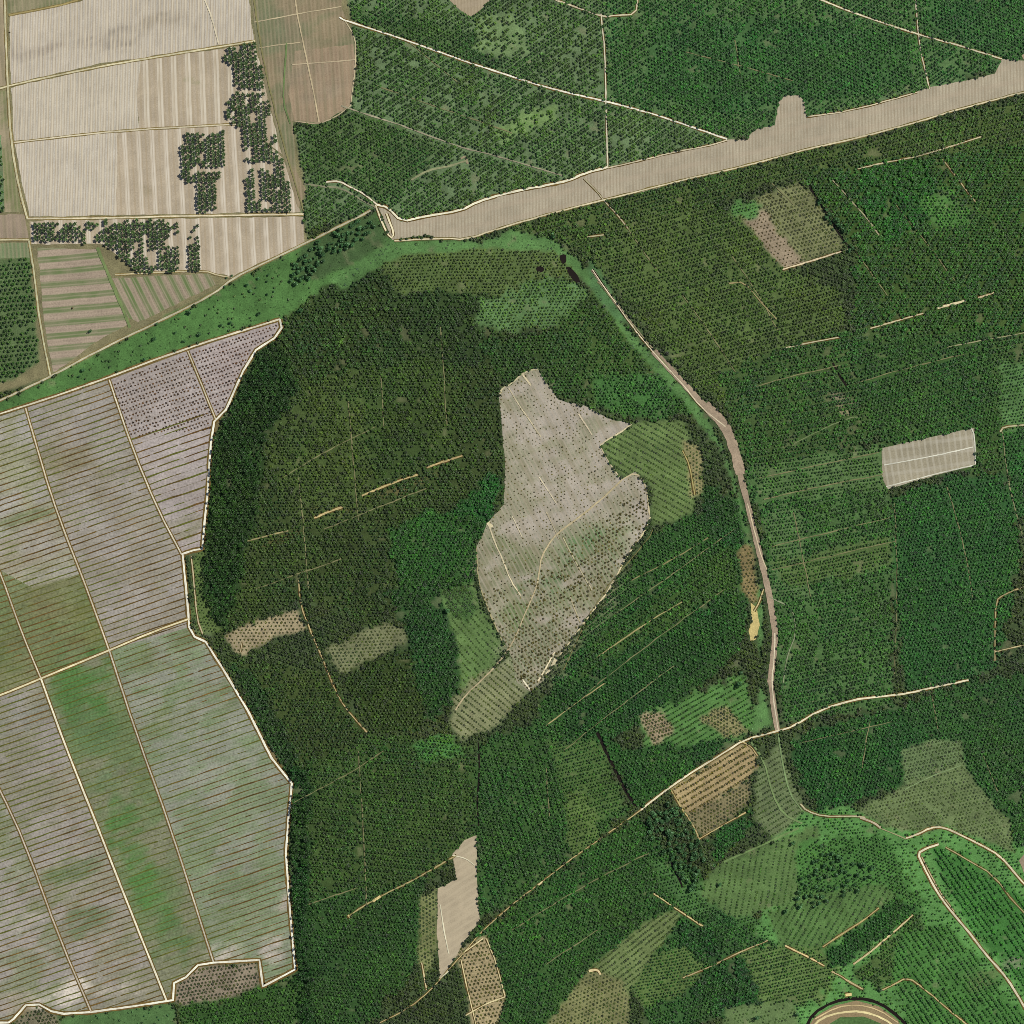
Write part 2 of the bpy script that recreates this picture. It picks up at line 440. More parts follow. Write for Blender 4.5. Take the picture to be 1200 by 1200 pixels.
zone([(560,870),(640,840),(740,945),(640,1035),(560,1080),(555,960)], (64,82,50), (56,86,52), ang=-70, gap=.18)
zone([(700,860),(790,925),(745,945)], (50,72,42), (50,84,48), ang=38, gap=.1)
zone([(640,870),(705,870),(735,945),(690,970),(660,930)], (84,96,60), (62,90,54), ang=15, r=3.3, gap=.08)
zone([(660,930),(690,925),(700,990),(670,1005)], (110,104,66), (74,92,52), ang=15, r=3.2, gap=.1)
zone([(560,1095),(640,1035),(745,955),(830,1040),(760,1080),(690,1135),(640,1210),(590,1210)], (62,80,48), (56,90,52), ang=15, gap=.16)
zone([(755,1000),(830,1040),(900,1090),(800,1075)], (80,102,66), (62,94,58), ang=15, r=3.4, gap=.12)
zone([(745,840),(870,790),(895,850),(860,870),(800,880),(755,875)], (92,116,72), (70,100,56), ang=30, r=3.0, gap=.2, row=1)
zone([(748,838),(776,832),(792,858),(766,876)], (154,144,116), (80,94,54), ang=18, r=2.9, gap=.05, k='Y')
zone([(816,842),(850,826),(880,858),(850,866)], (134,134,94), (82,98,56), ang=30, r=2.9, gap=.2, k='Y')
zone([(760,875),(860,866),(785,925),(745,945),(720,880)], (54,78,46), (52,88,50), ang=15, gap=.08)
zone([(785,925),(870,870),(886,878),(890,890),(884,906),(818,950),(803,955)], (168,154,114), (102,96,44), sp=4.6, ang=31, r=3.1, gap=0, pr=.97, k='Y', row=1)
zone([(804,955),(880,912),(876,945),(824,985)], (128,124,92), (80,90,46), sp=4.4, ang=31, r=2.9, gap=.05, k='Y')
zone([(830,985),(876,950),(884,968),(842,1010)], (44,64,38), (46,84,48), ang=31, gap=0, r=4.6)
zone([(886,900),(915,868),(925,900),(945,950),(905,985),(885,960)], (106,124,86), (76,104,54), ang=31, r=2.5, gap=.15, k='Y', row=1)
zone([(842,1012),(960,965),(960,1010),(935,1055),(860,1078),(822,1050),(825,1035)], (92,122,72), (66,104,50), ang=80, sp=4.8, r=2.6, gap=.25, k='Y', row=1)
zone([(925,870),(970,848),(1050,830),(1090,860),(1080,890),(1050,925),(960,950),(940,930)], (50,74,46), (50,88,52), ang=12, gap=.08)
zone([(1050,830),(1140,800),(1260,780),(1260,1000),(1180,985),(1150,930),(1120,880)], (58,80,50), (54,88,54), ang=12, gap=.12)
zone([(1055,880),(1090,865),(1128,868),(1132,895),(1060,925)], (104,128,86), (70,96,54), ang=12, r=2.7, gap=.05, k='Y')
zone([(1000,950),(1060,920),(1130,892),(1150,925),(1185,965),(1190,1000),(1110,968),(1080,978),(1030,966)], (104,124,82), (78,104,60), ang=12, r=2.5, gap=.3, k='Y')
zone([(1090,990),(1130,1000),(1200,1055),(1260,1110),(1260,1200),(1190,1150),(1120,1060)], (72,108,60), (60,106,54), ang=-55, r=3.6, gap=.3, row=1)
zone([(935,985),(1040,980),(1085,1060),(1060,1100),(1000,1060),(935,1070)], (78,106,62), (60,92,54), ang=-80, r=3.4, gap=.3)
zone([(900,1070),(935,1050),(1035,1035),(1052,1050),(965,1115),(915,1112)], (86,120,68), (62,104,50), sp=4.6, ang=60, r=2.8, gap=.1, k='Y', row=1)
zone([(960,1125),(1055,1050),(1078,1062),(1060,1078),(990,1132),(970,1135)], (48,72,42), (48,84,48), ang=36, gap=.03, r=4.4)
zone([(1000,1140),(1075,1075),(1100,1100),(1060,1140),(1030,1160)], (82,92,58), (62,86,50), ang=36, gap=.2)
zone([(760,1075),(850,1070),(915,1110),(880,1190),(760,1210)], (62,84,52), (54,86,52), ang=20, gap=.2)
zone([(810,1130),(890,1125),(905,1180),(860,1195),(810,1165)], (42,60,38), (48,86,54), ang=20, gap=.08, r=5)
zone([(795,1080),(850,1095),(840,1125),(800,1110)], (42,60,38), (46,84,50), ang=20, gap=.08, r=5)
zone([(870,1110),(960,1110),(985,1140),(960,1175),(890,1185)], (104,108,70), (72,94,52), ang=12, r=3.2, gap=.05)
zone([(850,1180),(930,1172),(950,1260),(840,1260)], (98,124,78), (78,110,60), ang=12, r=2.5, pr=.5, gap=.4, k='Y')
zone([(1060,1095),(1110,1080),(1260,1260),(1040,1260),(1060,1180),(1040,1140)], (78,108,62), (62,98,52), ang=-55, r=3.4, gap=.25, row=1)
zone([(640,1260),(640,1200),(690,1135),(722,1120),(740,1160),(732,1260)], (124,130,88), (80,98,50), sp=4.6, ang=22, r=2.8, gap=.08, k='Y')
zone([(690,1135),(755,1080),(795,1062),(800,1075),(765,1120),(735,1170),(730,1150)], (110,130,82), (74,100,50), ang=38, r=2.8, gap=.1, k='Y', row=1)
zone([(740,1160),(765,1120),(800,1110),(830,1130),(800,1170),(760,1180)], (96,104,66), (64,92,52), ang=-50, r=3.0, gap=.1)
# patches on the right
zone([(855,242),(940,212),(962,238),(992,290),(922,316),(892,285)], (118,126,88), (76,88,44), sp=4.5, ang=14, r=3.0, gap=.03, k='Y')
zone([(872,256),(896,246),(922,285),(945,310),(920,317),(890,282)], (148,138,116), (92,78,44), sp=4.5, ang=14, r=2.1, gap=.15, pr=.8, k='Y')
zone([(855,242),(885,233),(895,245),(872,256)], (88,116,72), (70,104,60), ang=14, r=3, gap=.3)
# sparse clearings with palms
zone([(262,744),(300,728),(350,712),(360,738),(320,750),(284,770),(270,760)], (156,148,118), (90,94,46), sp=4.6, ang=-60, r=2.4, gap=.12, k='Y')
zone([(378,762),(450,728),(474,735),(480,752),(400,790)], (118,126,92), (76,94,48), sp=4.5, ang=62, r=2.8, gap=.08, k='Y')
zone([(534,1116),(570,1094),(580,1120),(593,1172),(560,1260),(545,1150)], (164,154,118), (92,94,42), sp=4.7, ang=10, r=2.9, gap=.02, k='Y')
zone([(490,1052),(513,1040),(513,1110),(500,1145),(490,1130)], (118,128,84), (74,98,54), sp=4.5, ang=32, r=2.9, gap=.02, k='Y')
zone([(204,1174),(206,1151),(232,1132),(302,1128),(306,1156),(270,1170),(215,1178)], (138,130,112), (70,82,48), sp=4.6, ang=10, r=3.1, gap=.02, k='Y')
zone([(212,1178),(270,1170),(306,1156),(348,1138),(355,1260),(212,1260)], (60,82,46), (58,90,50), ang=10, gap=.12)
zone([(-60,1260),(-60,1200),(12,1205),(28,1181),(45,1180),(72,1192),(76,1260)], (120,118,96), (66,82,48), sp=4.6, ang=10, r=3.0, gap=.02, k='Y')
zone([(72,1192),(204,1176),(212,1260),(76,1260)], (84,116,68), (64,100,52), ang=10, pr=.15, r=3, gap=.4, wild=True)
zone([(224,652),(238,650),(240,700),(258,740),(232,748),(224,700)], (96,104,66), (72,88,50), ang=-5, sp=4, r=2.6, gap=.1)
zone([(-60,-60),(400,-60),(418,75),(411,124),(343,145),(360,225),(352,250),(362,284),(270,332),(62,441),(-60,480)], (132,126,92), (60,80,40), pr=0, exact=True)
zone([(-60,505),(0,486),(90,457),(215,409),(330,374),(332,386),(300,412),(266,480),(248,520),(240,640),(216,650),(224,735),(242,751),(290,831),(343,918),(336,1000),(347,1137),(307,1157),(303,1126),(232,1132),(205,1151),(204,1173),(75,1189),(45,1178),(12,1199),(-60,1202)], (124,112,78), (60,80,40), pr=0, exact=True)
zone([(-60,300),(35,302),(46,425),(22,440),(-60,470)], (92,100,72), (60,84,46), sp=5.6, ang=5, r=4.6, gap=.1, pr=.9)
zone([(-60,158),(4,158),(14,200),(14,247),(-60,250)], (120,116,92), (56,80,44), sp=5.2, ang=5, r=4.6, gap=.05)
# grass corridor along the river bend and green patches
zone([(-60,505),(-60,475),(0,468),(62,440),(270,332),(362,285),(440,248),(456,282),(420,312),(350,360),(330,374),(215,408),(90,457)], (84,122,66), (66,92,44), ang=0, pr=.12, r=3.2, gap=.5, wild=True)
zone([(350,290),(400,262),(442,250),(456,278),(430,300),(370,330),(345,318)], (72,96,58), (50,88,54), ang=0, pr=.0, r=4.2, gap=.4, wild=True)
zone([(430,300),(456,282),(500,280),(560,285),(600,268),(650,280),(692,320),(735,385),(790,440),(835,498),(862,560),(885,650),(896,720),(890,790),(905,850),(880,862),(892,790),(880,700),(876,660),(865,590),(845,530),(800,470),(740,405),(690,335),(650,295),(560,292),(470,300),(400,340),(385,330)], (92,130,74), (76,106,62), ang=0, pr=.10, r=2.6, gap=.3, k='Y', wild=True)
zone([(690,300),(705,318),(740,380),(720,372),(690,335)], (84,120,74), (70,104,60), ang=0, pr=.05, r=2.6, k='Y', wild=True)
zone([(865,640),(882,640),(890,700),(884,712),(868,690)], (134,124,86), (90,92,44), sp=4.5, ang=8, r=2.6, gap=.1, k='Y')
zone([(703,522),(725,508),(742,497),(800,490),(822,560),(812,602),(766,618),(764,572),(748,553),(728,560)], (102,126,76), (72,102,50), sp=4.4, ang=-30, r=2.7, gap=.05, k='Y', row=1)
zone([(800,515),(822,525),(825,575),(812,585)], (140,138,98), (84,100,50), sp=4.4, ang=-30, r=2.6, gap=.1, k='Y')
zone([(515,690),(556,682),(566,712),(592,758),(575,785),(542,818),(536,760)], (98,128,76), (70,106,52), sp=4.4, ang=-48, r=2.5, gap=.1, pr=.8, k='Y', row=1)
zone([(518,690),(550,684),(560,715),(548,730),(528,720)], (72,104,58), (62,94,52), ang=-48, r=3.4, gap=.1, k='Y')
zone([(530,818),(562,790),(600,770),(620,810),(585,850),(540,868),(528,850)], (128,136,100), (82,100,54), sp=4.4, ang=-40, r=2.6, gap=.05, k='Y', row=1)
zone([(-60,300),(35,302),(46,425),(22,440),(-60,470)], (92,100,72), (60,84,46), sp=5.6, ang=5, r=4.6, gap=.1, pr=.9)
zone([(-60,158),(4,158),(14,200),(14,247),(-60,250)], (120,116,92), (56,80,44), sp=5.2, ang=5, r=4.6, gap=.05)

# soft patches of cover over the fields and plantations
#@SOFT
MAUVE, GREENY, PALE = (150,140,128), (96,122,70), (196,186,172)
for a in [(30,640,60,22,20,(150,142,120),.6),(60,700,40,30,20,(124,124,88),.7),(20,760,50,30,20,(112,118,82),.7),(95,735,25,25,20,(120,120,76),.7),
          (10,560,40,20,20,(150,150,122),.8),(20,610,50,12,20,(118,128,88),.7),(75,545,30,40,-70,(132,126,98),.7),(120,560,18,40,-70,(128,122,100),.6),
          (100,830,60,25,-65,(86,124,68),.95),(120,880,50,22,-65,(104,126,88),.7),(150,980,45,18,-65,(86,126,68),.95),(175,1040,50,18,-65,(86,126,68),.95),(205,1100,30,20,-65,(92,124,74),.7),(80,800,25,15,20,(84,122,66),.9),(115,780,20,20,20,(84,124,66),.9),
          (200,760,50,20,25,(112,124,86),.7),(250,820,30,20,20,(108,122,82),.8),(190,850,30,14,20,(112,124,84),.6),(245,960,26,12,20,(108,124,84),.6),(290,1030,35,18,20,(108,122,86),.7),(270,1080,50,20,15,(112,126,88),.6),
          (320,1110,16,22,10,PALE,.9),(262,1115,22,10,10,PALE,.8),(335,1050,6,30,0,(170,160,146),.7),(70,1165,40,12,12,(216,206,190),1),(90,1150,16,12,12,(216,206,190),1),(150,1160,40,8,12,PALE,.6),(30,1080,40,10,18,PALE,.4),(20,1170,20,12,15,(170,158,140),.6),
          (85,1020,16,40,-65,(96,116,74),.7),(100,1080,16,30,-65,(100,118,80),.7),(20,840,40,20,20,(130,134,120),.7),(10,980,20,30,-60,(110,118,80),.6),(130,1100,20,20,0,(116,122,92),.6),(50,1060,30,10,18,(120,126,92),.6),
          (215,620,14,22,-60,(126,124,96),.6),(155,570,20,30,-65,(160,152,140),.4),
          (130,45,38,10,12,(140,134,124),.7),(45,60,36,12,0,(150,142,130),.6),(185,25,30,8,12,(150,142,126),.5),(230,95,12,6,0,(128,132,92),.6),(165,225,8,10,0,(140,130,96),.5),
          (660,690,70,60,40,(128,136,100),1),(700,640,50,30,40,(128,138,102),.9),(630,760,50,40,40,(130,136,104),.9),(590,660,30,50,-65,(134,134,104),.7),(600,650,40,14,-35,(120,132,90),.6),(590,680,20,34,-65,(122,126,94),.6),(630,690,14,30,-60,(96,126,82),.8),(605,720,16,20,-60,(112,128,84),.7),(680,640,30,10,35,(104,134,88),.9),(690,655,34,14,40,(124,132,96),.7),(700,690,20,14,40,(128,128,96),.7),(640,450,12,14,0,(150,146,118),.6),
          (555,1000,14,10,40,(172,164,132),.5),
          (345,60,20,60,5,(138,128,104),.5),(320,30,16,30,5,(120,126,96),.7),(372,100,30,20,10,(152,138,116),.6),
          (470,570,40,6,25,(120,110,72),.6),(330,630,30,5,20,(104,96,58),.5),(390,600,30,8,15,(112,104,62),.5),
          (1115,250,30,18,-30,(92,120,70),.6),(985,470,8,16,60,(128,124,98),.8),(925,515,10,10,0,(110,116,84),.6),(1150,1150,20,12,0,(110,124,78),.6),(1185,1130,12,10,0,(140,142,116),.7),
          (640,200,8,3,0,(130,126,100),.6)]:
    soft(*a)

#@FIELDS ---------------------------------------------------------------- fields, clearings, strips of ground
TAN, TAN2 = (196,188,170), (181,163,136)
M_fine = attr_material("ploughed_soil", .15, .3, stripes=[(-1.5, 10.2, (216,204,178), .8, .1, .9), (-1.5, 23, (220,208,182), .3, .5, 1.0), (-1.5, 6.1, (160,140,110), .5, .2, .8)])
M_wide = attr_material("wide_bed_soil", .14, .3, stripes=[(2, 33, (218,208,186), .95, .95, .5), (2, 33, (218,208,186), .95, .95, .6, 1.3), (2, 11, (168,150,116), .4, .2, .8)])
M_wide2 = attr_material("bedded_soil", .14, .3, stripes=[(3, 32, (220,210,190), .95, .95, .45), (3, 32, (220,210,190), .95, .95, .55, 1.3), (3, 10.7, (166,146,112), .4, .3, .7)])
M_faint = attr_material("old_furrow_soil", .16, .3, stripes=[(4, 9, (176,160,132), .4, .1, .8), (4, 22, (118,116,86), .35, .4, .8)])
M_strip = attr_material("strip_soil", .13, .3, stripes=[(1, 7.6, (148,132,106), .55, .0, .8), (-78, 34, (182,166,142), .35, .5, .7)])
M_bands = attr_material("banded_soil", .2, .25, stripes=[(-85, 30, (102,122,74), .9, .0, .5), (-85, 9, (190,172,150), .35, .4, .7)])
M_diag = attr_material("diagonal_bed_soil", .2, .25, stripes=[(27, 26, (100,122,72), .9, -.1, .5), (27, 8.5, (188,170,148), .4, .4, .6)])
M_rows = attr_material("row_crop_soil", .30, .20, stripes=[(109, 7.1, (172,164,154), .3, .2, .9)])
M_rows_g = attr_material("weedy_row_soil", .34, .18, stripes=[(109, 7.1, (112,112,80), .35, .2, .9)])
M_clear = attr_material("cleared_soil", .18, .28, stripes=[(28, 9.2, (184,170,150), .5, .3, .75), (28, 34, (140,130,100), .35, .4, .8)])
M_pale = attr_material("pale_clearing_soil", .10, .3, stripes=[(-57, 15, (196,182,152), .5, .3, .8)])
M_grid = attr_material("dug_plot_soil", .16, .3, stripes=[(8, 14, (196,190,170), .5, .45, .7), (-82, 30, (196,190,172), .35, .6, .8)])

def field(poly, c, mat, **k): return sheet("field", poly, c, mat, **k)
# pale fields in the north-west
field([(11,17),(92,2),(240,-60),(283,-60),(298,47),(110,76),(13,98)], (192,184,168), M_fine)
field([(-60,-60),(240,-60),(92,1),(9,16),(4,-20),(-60,-20)], (150,144,112), M_faint, alt=(120,124,88))
field([(-60,-10),(3,-10),(8,100),(-60,108)], (164,150,122), M_faint)
field([(-60,112),(9,106),(24,248),(5,248),(2,158),(-60,158)], (160,148,120), M_faint, alt=(130,134,92))
field([(13,103),(110,81),(165,70),(160,110),(163,150),(60,161),(17,166)], TAN, M_fine)
field([(165,70),(299,52),(312,110),(330,180),(285,144),(163,152),(160,110)], (182,168,144), M_wide)
field([(17,168),(60,163),(138,154),(136,252),(34,254)], (198,190,173), M_fine)
field([(138,154),(285,146),(331,184),(352,248),(136,252)], (184,170,146), M_wide2)
field([(35,259),(355,254),(357,284),(270,325),(258,321),(240,318),(215,320),(160,318),(120,286),(36,286)], (182,168,144), M_wide2)
field([(-60,251),(28,251),(34,279),(-60,281)], (156,140,120), M_faint)
field([(-60,286),(37,284),(38,302),(-60,304)], (120,134,96), M_faint)
field([(44,290),(114,292),(149,380),(110,402),(62,438),(52,380)], (164,148,128), M_bands)
field([(132,326),(215,322),(245,321),(252,334),(162,378),(150,372)], (156,142,120), M_diag)
field([(286,-60),(398,-60),(401,12),(415,42),(418,74),(411,124),(374,146),(343,142),(347,200),(360,224),(350,244),(331,182),(312,108),(300,47)], (146,132,104), M_faint, alt=(122,124,92), alt_thr=.55)
field([(346,60),(414,52),(418,75),(410,124),(374,145),(345,140),(338,110)], (160,140,114), M_faint)
# long pale strip and the odd shaped notches along it
field([(442,240),(455,243),(470,260),(500,252),(540,247),(560,236),(590,227),(645,216),(685,203),(712,196),(735,192),(790,178),(830,170),(852,164),(876,163),(884,151),(908,147),(912,121),(920,112),(936,112),(943,119),(945,136),(1000,128),(1075,107),(1090,102),(1130,95),(1166,86),(1174,69),(1205,72),(1260,58),(1260,94),(1200,107),(1130,125),(1075,142),(1000,162),(940,175),(880,192),(800,210),(760,224),(705,234),(650,248),(600,262),(575,270),(545,281),(520,280),(500,275),(460,281)], (180,170,146), M_strip, amp=.8)
field([(515,-60),(523,-3),(540,12),(549,19),(560,15),(580,-4),(590,-60)], (176,162,134), M_strip)
# ribbed fields of the south-west, block by block
A_ = [(30,478),(45,530),(60,580),(78,630),(95,672),(112,718),(128,762)]
B_ = [(128,445),(155,525),(185,597),(213,650)]
C_ = [(220,411),(236,450),(253,492)]
G_ = [(-60,560),(-10,650),(0,670),(25,740),(48,795)]
E_ = [(48,795),(75,870),(115,970),(150,1060),(195,1172)]
H_ = [(-40,850),(0,925),(30,990),(70,1100),(107,1186)]
F_ = [(128,762),(160,860),(200,970),(250,1127)]
east_road = [(328,374),(330,384),(322,396),(300,410),(285,435),(265,480),(251,494),(247,520),(243,580),(238,630),(237,643),(226,645),(214,649),(219,700),(222,735),(228,746),(241,752),(265,790),(290,832),(318,888),(342,918),(338,960),(335,1000),(340,1070),(346,1136),(308,1156),(304,1125),(270,1127),(250,1128),(232,1131),(218,1145),(204,1152),(203,1172),(150,1180),(107,1186),(75,1188),(60,1185),(46,1177),(30,1178),(16,1194),(10,1198),(-60,1200)]
BLOCKS = [
 ("N", [(-60,508)] + A_[:5] + [(40,690),(0,668),(-60,560)], (168,164,154), M_rows, (156,154,128)),
 ("N", [(0,668),(40,690),(95,672),(112,718),(128,762),(48,795),(25,740)], (126,136,98), M_rows_g, (112,126,82)),
 ("N", A_[:1] + B_ + [(216,690),(222,735),(128,762)] + A_[:0:-1][1:], (160,154,144), M_rows, (148,142,126)),
 ("T", B_[:1] + C_ + [(249,515),(243,580),(238,640),(213,650)] + B_[:0:-1][1:], (174,164,158), M_rows, (164,154,146)),
 ("T", C_[:1] + [(328,376),(324,394),(300,409),(285,434),(265,479),(253,492)] + [C_[1]], (174,164,158), M_rows, (166,154,148)),
 ("N", [(-60,560),(0,670),(25,740),(48,795),(0,815),(-60,836)], (112,126,84), M_rows_g, (126,128,94)),
 ("W", [(-60,840)] + H_ + [(60,1184),(46,1176),(30,1177),(15,1194),(-60,1199)], (158,152,142), M_rows, (130,136,108)),
 ("W", [(-60,840),(0,816)] + E_ + [(107,1186)] + H_[::-1][1:], (154,148,138), M_rows, (138,136,114)),
 ("G", E_[:1] + F_ + [(232,1131),(204,1152),(195,1172)] + E_[:0:-1][1:], (110,128,88), M_rows_g, (130,132,106)),
 ("E", F_[:1] + [(222,735),(228,746),(241,752),(265,790),(290,832),(318,888),(342,918),(335,1000),(340,1070),(346,1136),(308,1156),(304,1125),(250,1127)] + F_[:0:-1][1:], (142,146,128), M_rows, (122,138,102)),
]
for kind_, poly, c, mat, alt in BLOCKS:
    field(poly, c, mat, amp=.3, alt=alt, alt_scale=34, alt_thr=.52)
# clearings among the palms
BIG = [(588,455),(600,450),(615,435),(630,432),(640,448),(655,468),(690,478),(712,490),(740,497),(725,508),(703,522),(712,540),(728,563),(745,553),(758,570),(762,605),(755,625),(735,650),(715,690),(690,720),(665,755),(650,775),(635,800),(620,810),(606,800),(600,772),(592,755),(570,710),(560,680),(558,640),(570,615),(590,590),(592,550),(588,500),(585,465)]
sheet("clearing", BIG, (176,168,152), M_clear, amp=1.8, alt=(150,148,122), alt_thr=.55, block=False)
paint(BLOCK, BIG, True)
CL2 = [(513,1040),(535,1030),(531,1000),(545,985),(558,979),(559,1030),(562,1078),(540,1110),(528,1130),(515,1148),(512,1100)]
sheet("clearing", CL2, (182,168,140), M_pale)
sheet("clearing", [(1033,525),(1142,501),(1144,545),(1100,556),(1040,573),(1034,560)], (160,152,128), M_grid, amp=.6)
sheet("clearing", [(975,470),(985,468),(997,486),(988,488)], (138,134,100), M_soil, block=False)
sheet("sand_bar", [(880,706),(887,712),(890,732),(887,748),(880,752),(877,740),(881,725)], (206,188,124), M_soil, amp=1.2)
sheet("clearing", [(1194,1008),(1204,998),(1260,1010),(1260,1040),(1204,1036)], (160,144,120), M_soil)
sheet("clearing", [(1196,64),(1260,40),(1260,58),(1203,72)], (170,152,124), M_strip)

#@ROADS ---------------------------------------------------------------- dirt roads, tracks, drains, dark strips, ponds
PALE_R, TAN_R, GREY_R = (224,216,196), (190,172,142), (172,164,140)
def road(pts, w=2.2, c=PALE_R, verge=None, vc=(112,92,50), clear=None, name="dirt_road", **k):
    w *= .88
    c = tuple(min(246, v * f) for v, f in zip(c, (1.07, 1.09, 1.08)))
    if verge is None and w > 1.15 and c[0] > 170 and clear != 0: verge, vc = 1.5, (98, 80, 44)  # default brown rim, added to imitate a halo beside bright roads
    if verge: ribbon("verge", pts, w + verge, vc, M_verge_halo, base=.8, clear=0, **k)
    return ribbon(name, pts, w, c, M_road, base=1.15, clear=clear if clear is not None else w + 1.2, camber=.12, **k)
def track(pts, w=1.5, c=TAN_R, **k): return road(pts, w, c, name="track", **k)
# field roads in the south-west with a weedy ditch on each side
V = dict(verge=3.2)
road(east_road, 2.6, PALE_R, verge=3.4, smooth=0, wob=.3, clear=6.5)
road([(-60,504),(0,485),(90,456),(215,409),(328,374)], 2.2, (206,194,168), verge=3.0, wob=.2)
for p, w, c in [(A_,1.8,(198,184,158)),(B_,1.8,(204,192,168)),(C_,1.6,(198,184,156)),(G_,1.7,(192,180,156)),(E_,2.4,(222,212,184)),(F_,1.8,(188,178,158)),(H_,1.8,(184,170,150)),
                ([(-60,836),(0,815),(48,795),(128,762),(180,740),(222,725)],2.2,(216,202,164))]:
    road(p, w, c, verge=2.6, wob=.15, wvar=.2)
track([(224,652),(228,690),(231,725),(238,744)], 1.6, (190,176,140))
# north-west
for p, w, c in [([(-60,116),(0,104),(12,100),(110,79),(200,64),(299,48)],2.0,(196,184,150)),
                ([(4,-60),(6,20),(9,100),(13,165),(22,220),(32,256)],2.4,(190,180,146)),
                ([(16,167),(60,162),(140,153),(285,145)],1.6,(200,186,158)),
                ([(32,256),(100,256),(220,253),(356,251)],2.0,(204,190,160)),
                ([(34,282),(40,320),(47,380),(59,440)],2.0,(178,172,138)),
                ([(-60,282),(0,281),(34,281)],1.8,(186,176,142)),
                ([(-60,492),(-10,474),(60,441),(120,408),(190,375),(250,345),(273,326),(310,308),(360,284),(400,264),(436,246)],2.2,(176,168,142)),
                ([(10,18),(92,2),(150,-25),(240,-60)],1.6,(150,134,90)),
                ([(135,322),(190,319),(240,317),(256,323),(272,325)],1.4,(190,176,142))]:
    road(p, w, c, verge=1.6, vc=(134,118,74), wob=.4)
track([(114,290),(126,320),(140,352),(152,384)], 4.0, (112,126,80))
track([(343,-60),(345,0),(356,55),(366,100),(374,143)], 1.8, (182,164,132), verge=0)
track([(298,26),(345,17),(400,8)], 1.4, (176,160,130), verge=0); track([(304,56),(330,52),(352,50)], 1.3, (172,156,126), verge=0); track([(342,76),(380,73),(417,70)], 1.4, (176,158,130), verge=0)
track([(336,50),(333,90),(332,120),(340,145)], 2.2, (104,120,76)); track([(296,-10),(310,80),(330,160),(346,214),(356,248)], 2.0, (124,118,80))
track([(240,0),(248,20),(256,52)], 1.8, (198,184,158), verge=0)
track([(404,24),(417,44),(417,74),(411,124)], 1.4, (186,170,138), verge=0); track([(411,124),(392,138),(372,146),(345,142)], 1.4, (176,158,130), verge=0)
# plantation roads
N = dict(clear=2.7)
road([(398,20),(404,24),(470,45),(540,70),(600,90),(660,108),(712,119),(760,132),(800,145),(852,163)], 2.0, PALE_R, verge=2.0, clear=3.5)
road([(704,16),(709,60),(710,120),(711,160),(712,196)], 1.7, (198,190,164), clear=2.7)
road([(620,-20),(646,-2),(680,10),(706,20),(724,18),(745,17),(748,-4),(742,-60)], 1.8, (194,182,152), clear=2.7)
road([(1174,69),(1120,52),(1075,40),(1050,32),(1000,15),(950,-5),(880,-40)], 1.9, (200,190,160), clear=3.2)
road([(1071,-60),(1073,0),(1076,40),(1080,65),(1085,85),(1089,104)], 1.6, (196,186,158), clear=2.7)
road([(442,240),(455,243),(470,260),(500,253),(540,247),(560,236),(590,227),(645,216),(665,212),(685,203),(712,196)], 2.6, (224,214,186), verge=2.4, vc=(104,84,44))
road([(712,197),(735,192),(790,178),(830,171),(852,164)], 1.6, (198,184,154))
road([(945,137),(1000,129),(1075,108)], 1.5, (196,182,152))
road([(440,240),(448,262),(458,280),(462,274),(453,250)], 2.2, (218,204,168))
road([(462,282),(520,279),(545,281),(600,263),(650,249),(705,235),(800,211),(880,193),(940,176),(1000,163),(1075,143),(1130,126),(1200,108),(1260,94)], 1.8, (196,182,150), verge=1.6, vc=(116,104,60))
road([(382,213),(398,212),(412,220),(428,228),(442,240)], 1.9, (214,202,178), clear=3.2)
track([(356,215),(372,218),(400,220),(420,232),(440,243)], 2.4, (128,126,100), clear=3)
track([(684,209),(700,225),(707,234),(722,250),(736,268)], 1.4, (176,166,136), clear=2.6)
track([(400,124),(430,134),(480,150),(510,162),(545,174),(580,182),(620,194),(660,206)], 1.8, (150,142,118), clear=4.4, wvar=.9)
track([(482,211),(500,200),(525,195),(548,188)], 2.6, (138,138,104), clear=5)
track([(540,186),(546,183),(548,192)], 3, (154,140,112), clear=4)
track([(688,278),(708,275)], 1.5, (170,160,126), clear=3)
# the old river bend: a broad dirt causeway that narrows southward
for seg, w in [([(694,316),(720,353),(745,386),(770,416)],3.4),([(766,411),(790,438),(815,464),(835,484)],7.5),([(826,474),(848,496),(860,524),(868,556)],11.5),([(864,540),(872,575),(880,606),(888,640)],6.8),([(886,632),(895,668),(902,700),(907,730)],7.0),([(906,724),(909,745),(905,776),(903,800)],7.2),([(903,794),(906,825),(911,856)],6.2)]:
    ribbon("causeway", seg, w, (166,148,124), M_soil, base=.95, wvar=.25, clear=w + 2)
road([(694,316),(715,346),(740,382),(770,418),(800,450),(822,478),(850,500)], 1.4, (206,190,160))
road([(876,590),(886,630),(893,655),(899,668)], 1.4, (196,178,148)); road([(908,742),(907,775),(904,800),(908,830),(912,856)], 1.4, (206,192,164))
road([(430,1206),(480,1181),(505,1160),(520,1142),(545,1115),(562,1094),(590,1068),(630,1037),(665,1010),(700,985),(728,966),(751,949)], 1.05, (176,160,116), verge=1.2, clear=1.5)
road([(751,949),(775,930),(800,912),(845,884),(874,866),(911,857),(930,851),(960,832),(1000,820),(1030,816),(1062,813),(1100,804),(1135,797)], 2.2, (214,202,170), verge=2.2, clear=3.2)
road([(938,942),(945,950),(965,957),(1000,956),(1014,958)], 1.8, (176,168,134), clear=4)
road([(1008,958),(1024,964),(1032,970)], 2.6, (190,174,146), clear=5); track([(1030,970),(1048,977),(1062,983)], 1.6, (150,144,106), clear=4)
road([(1062,982),(1075,978),(1090,970),(1105,969),(1125,978),(1150,990),(1172,1003),(1185,1018),(1200,1036),(1260,1100)], 2.2, (204,190,158), verge=2, clear=3.5)
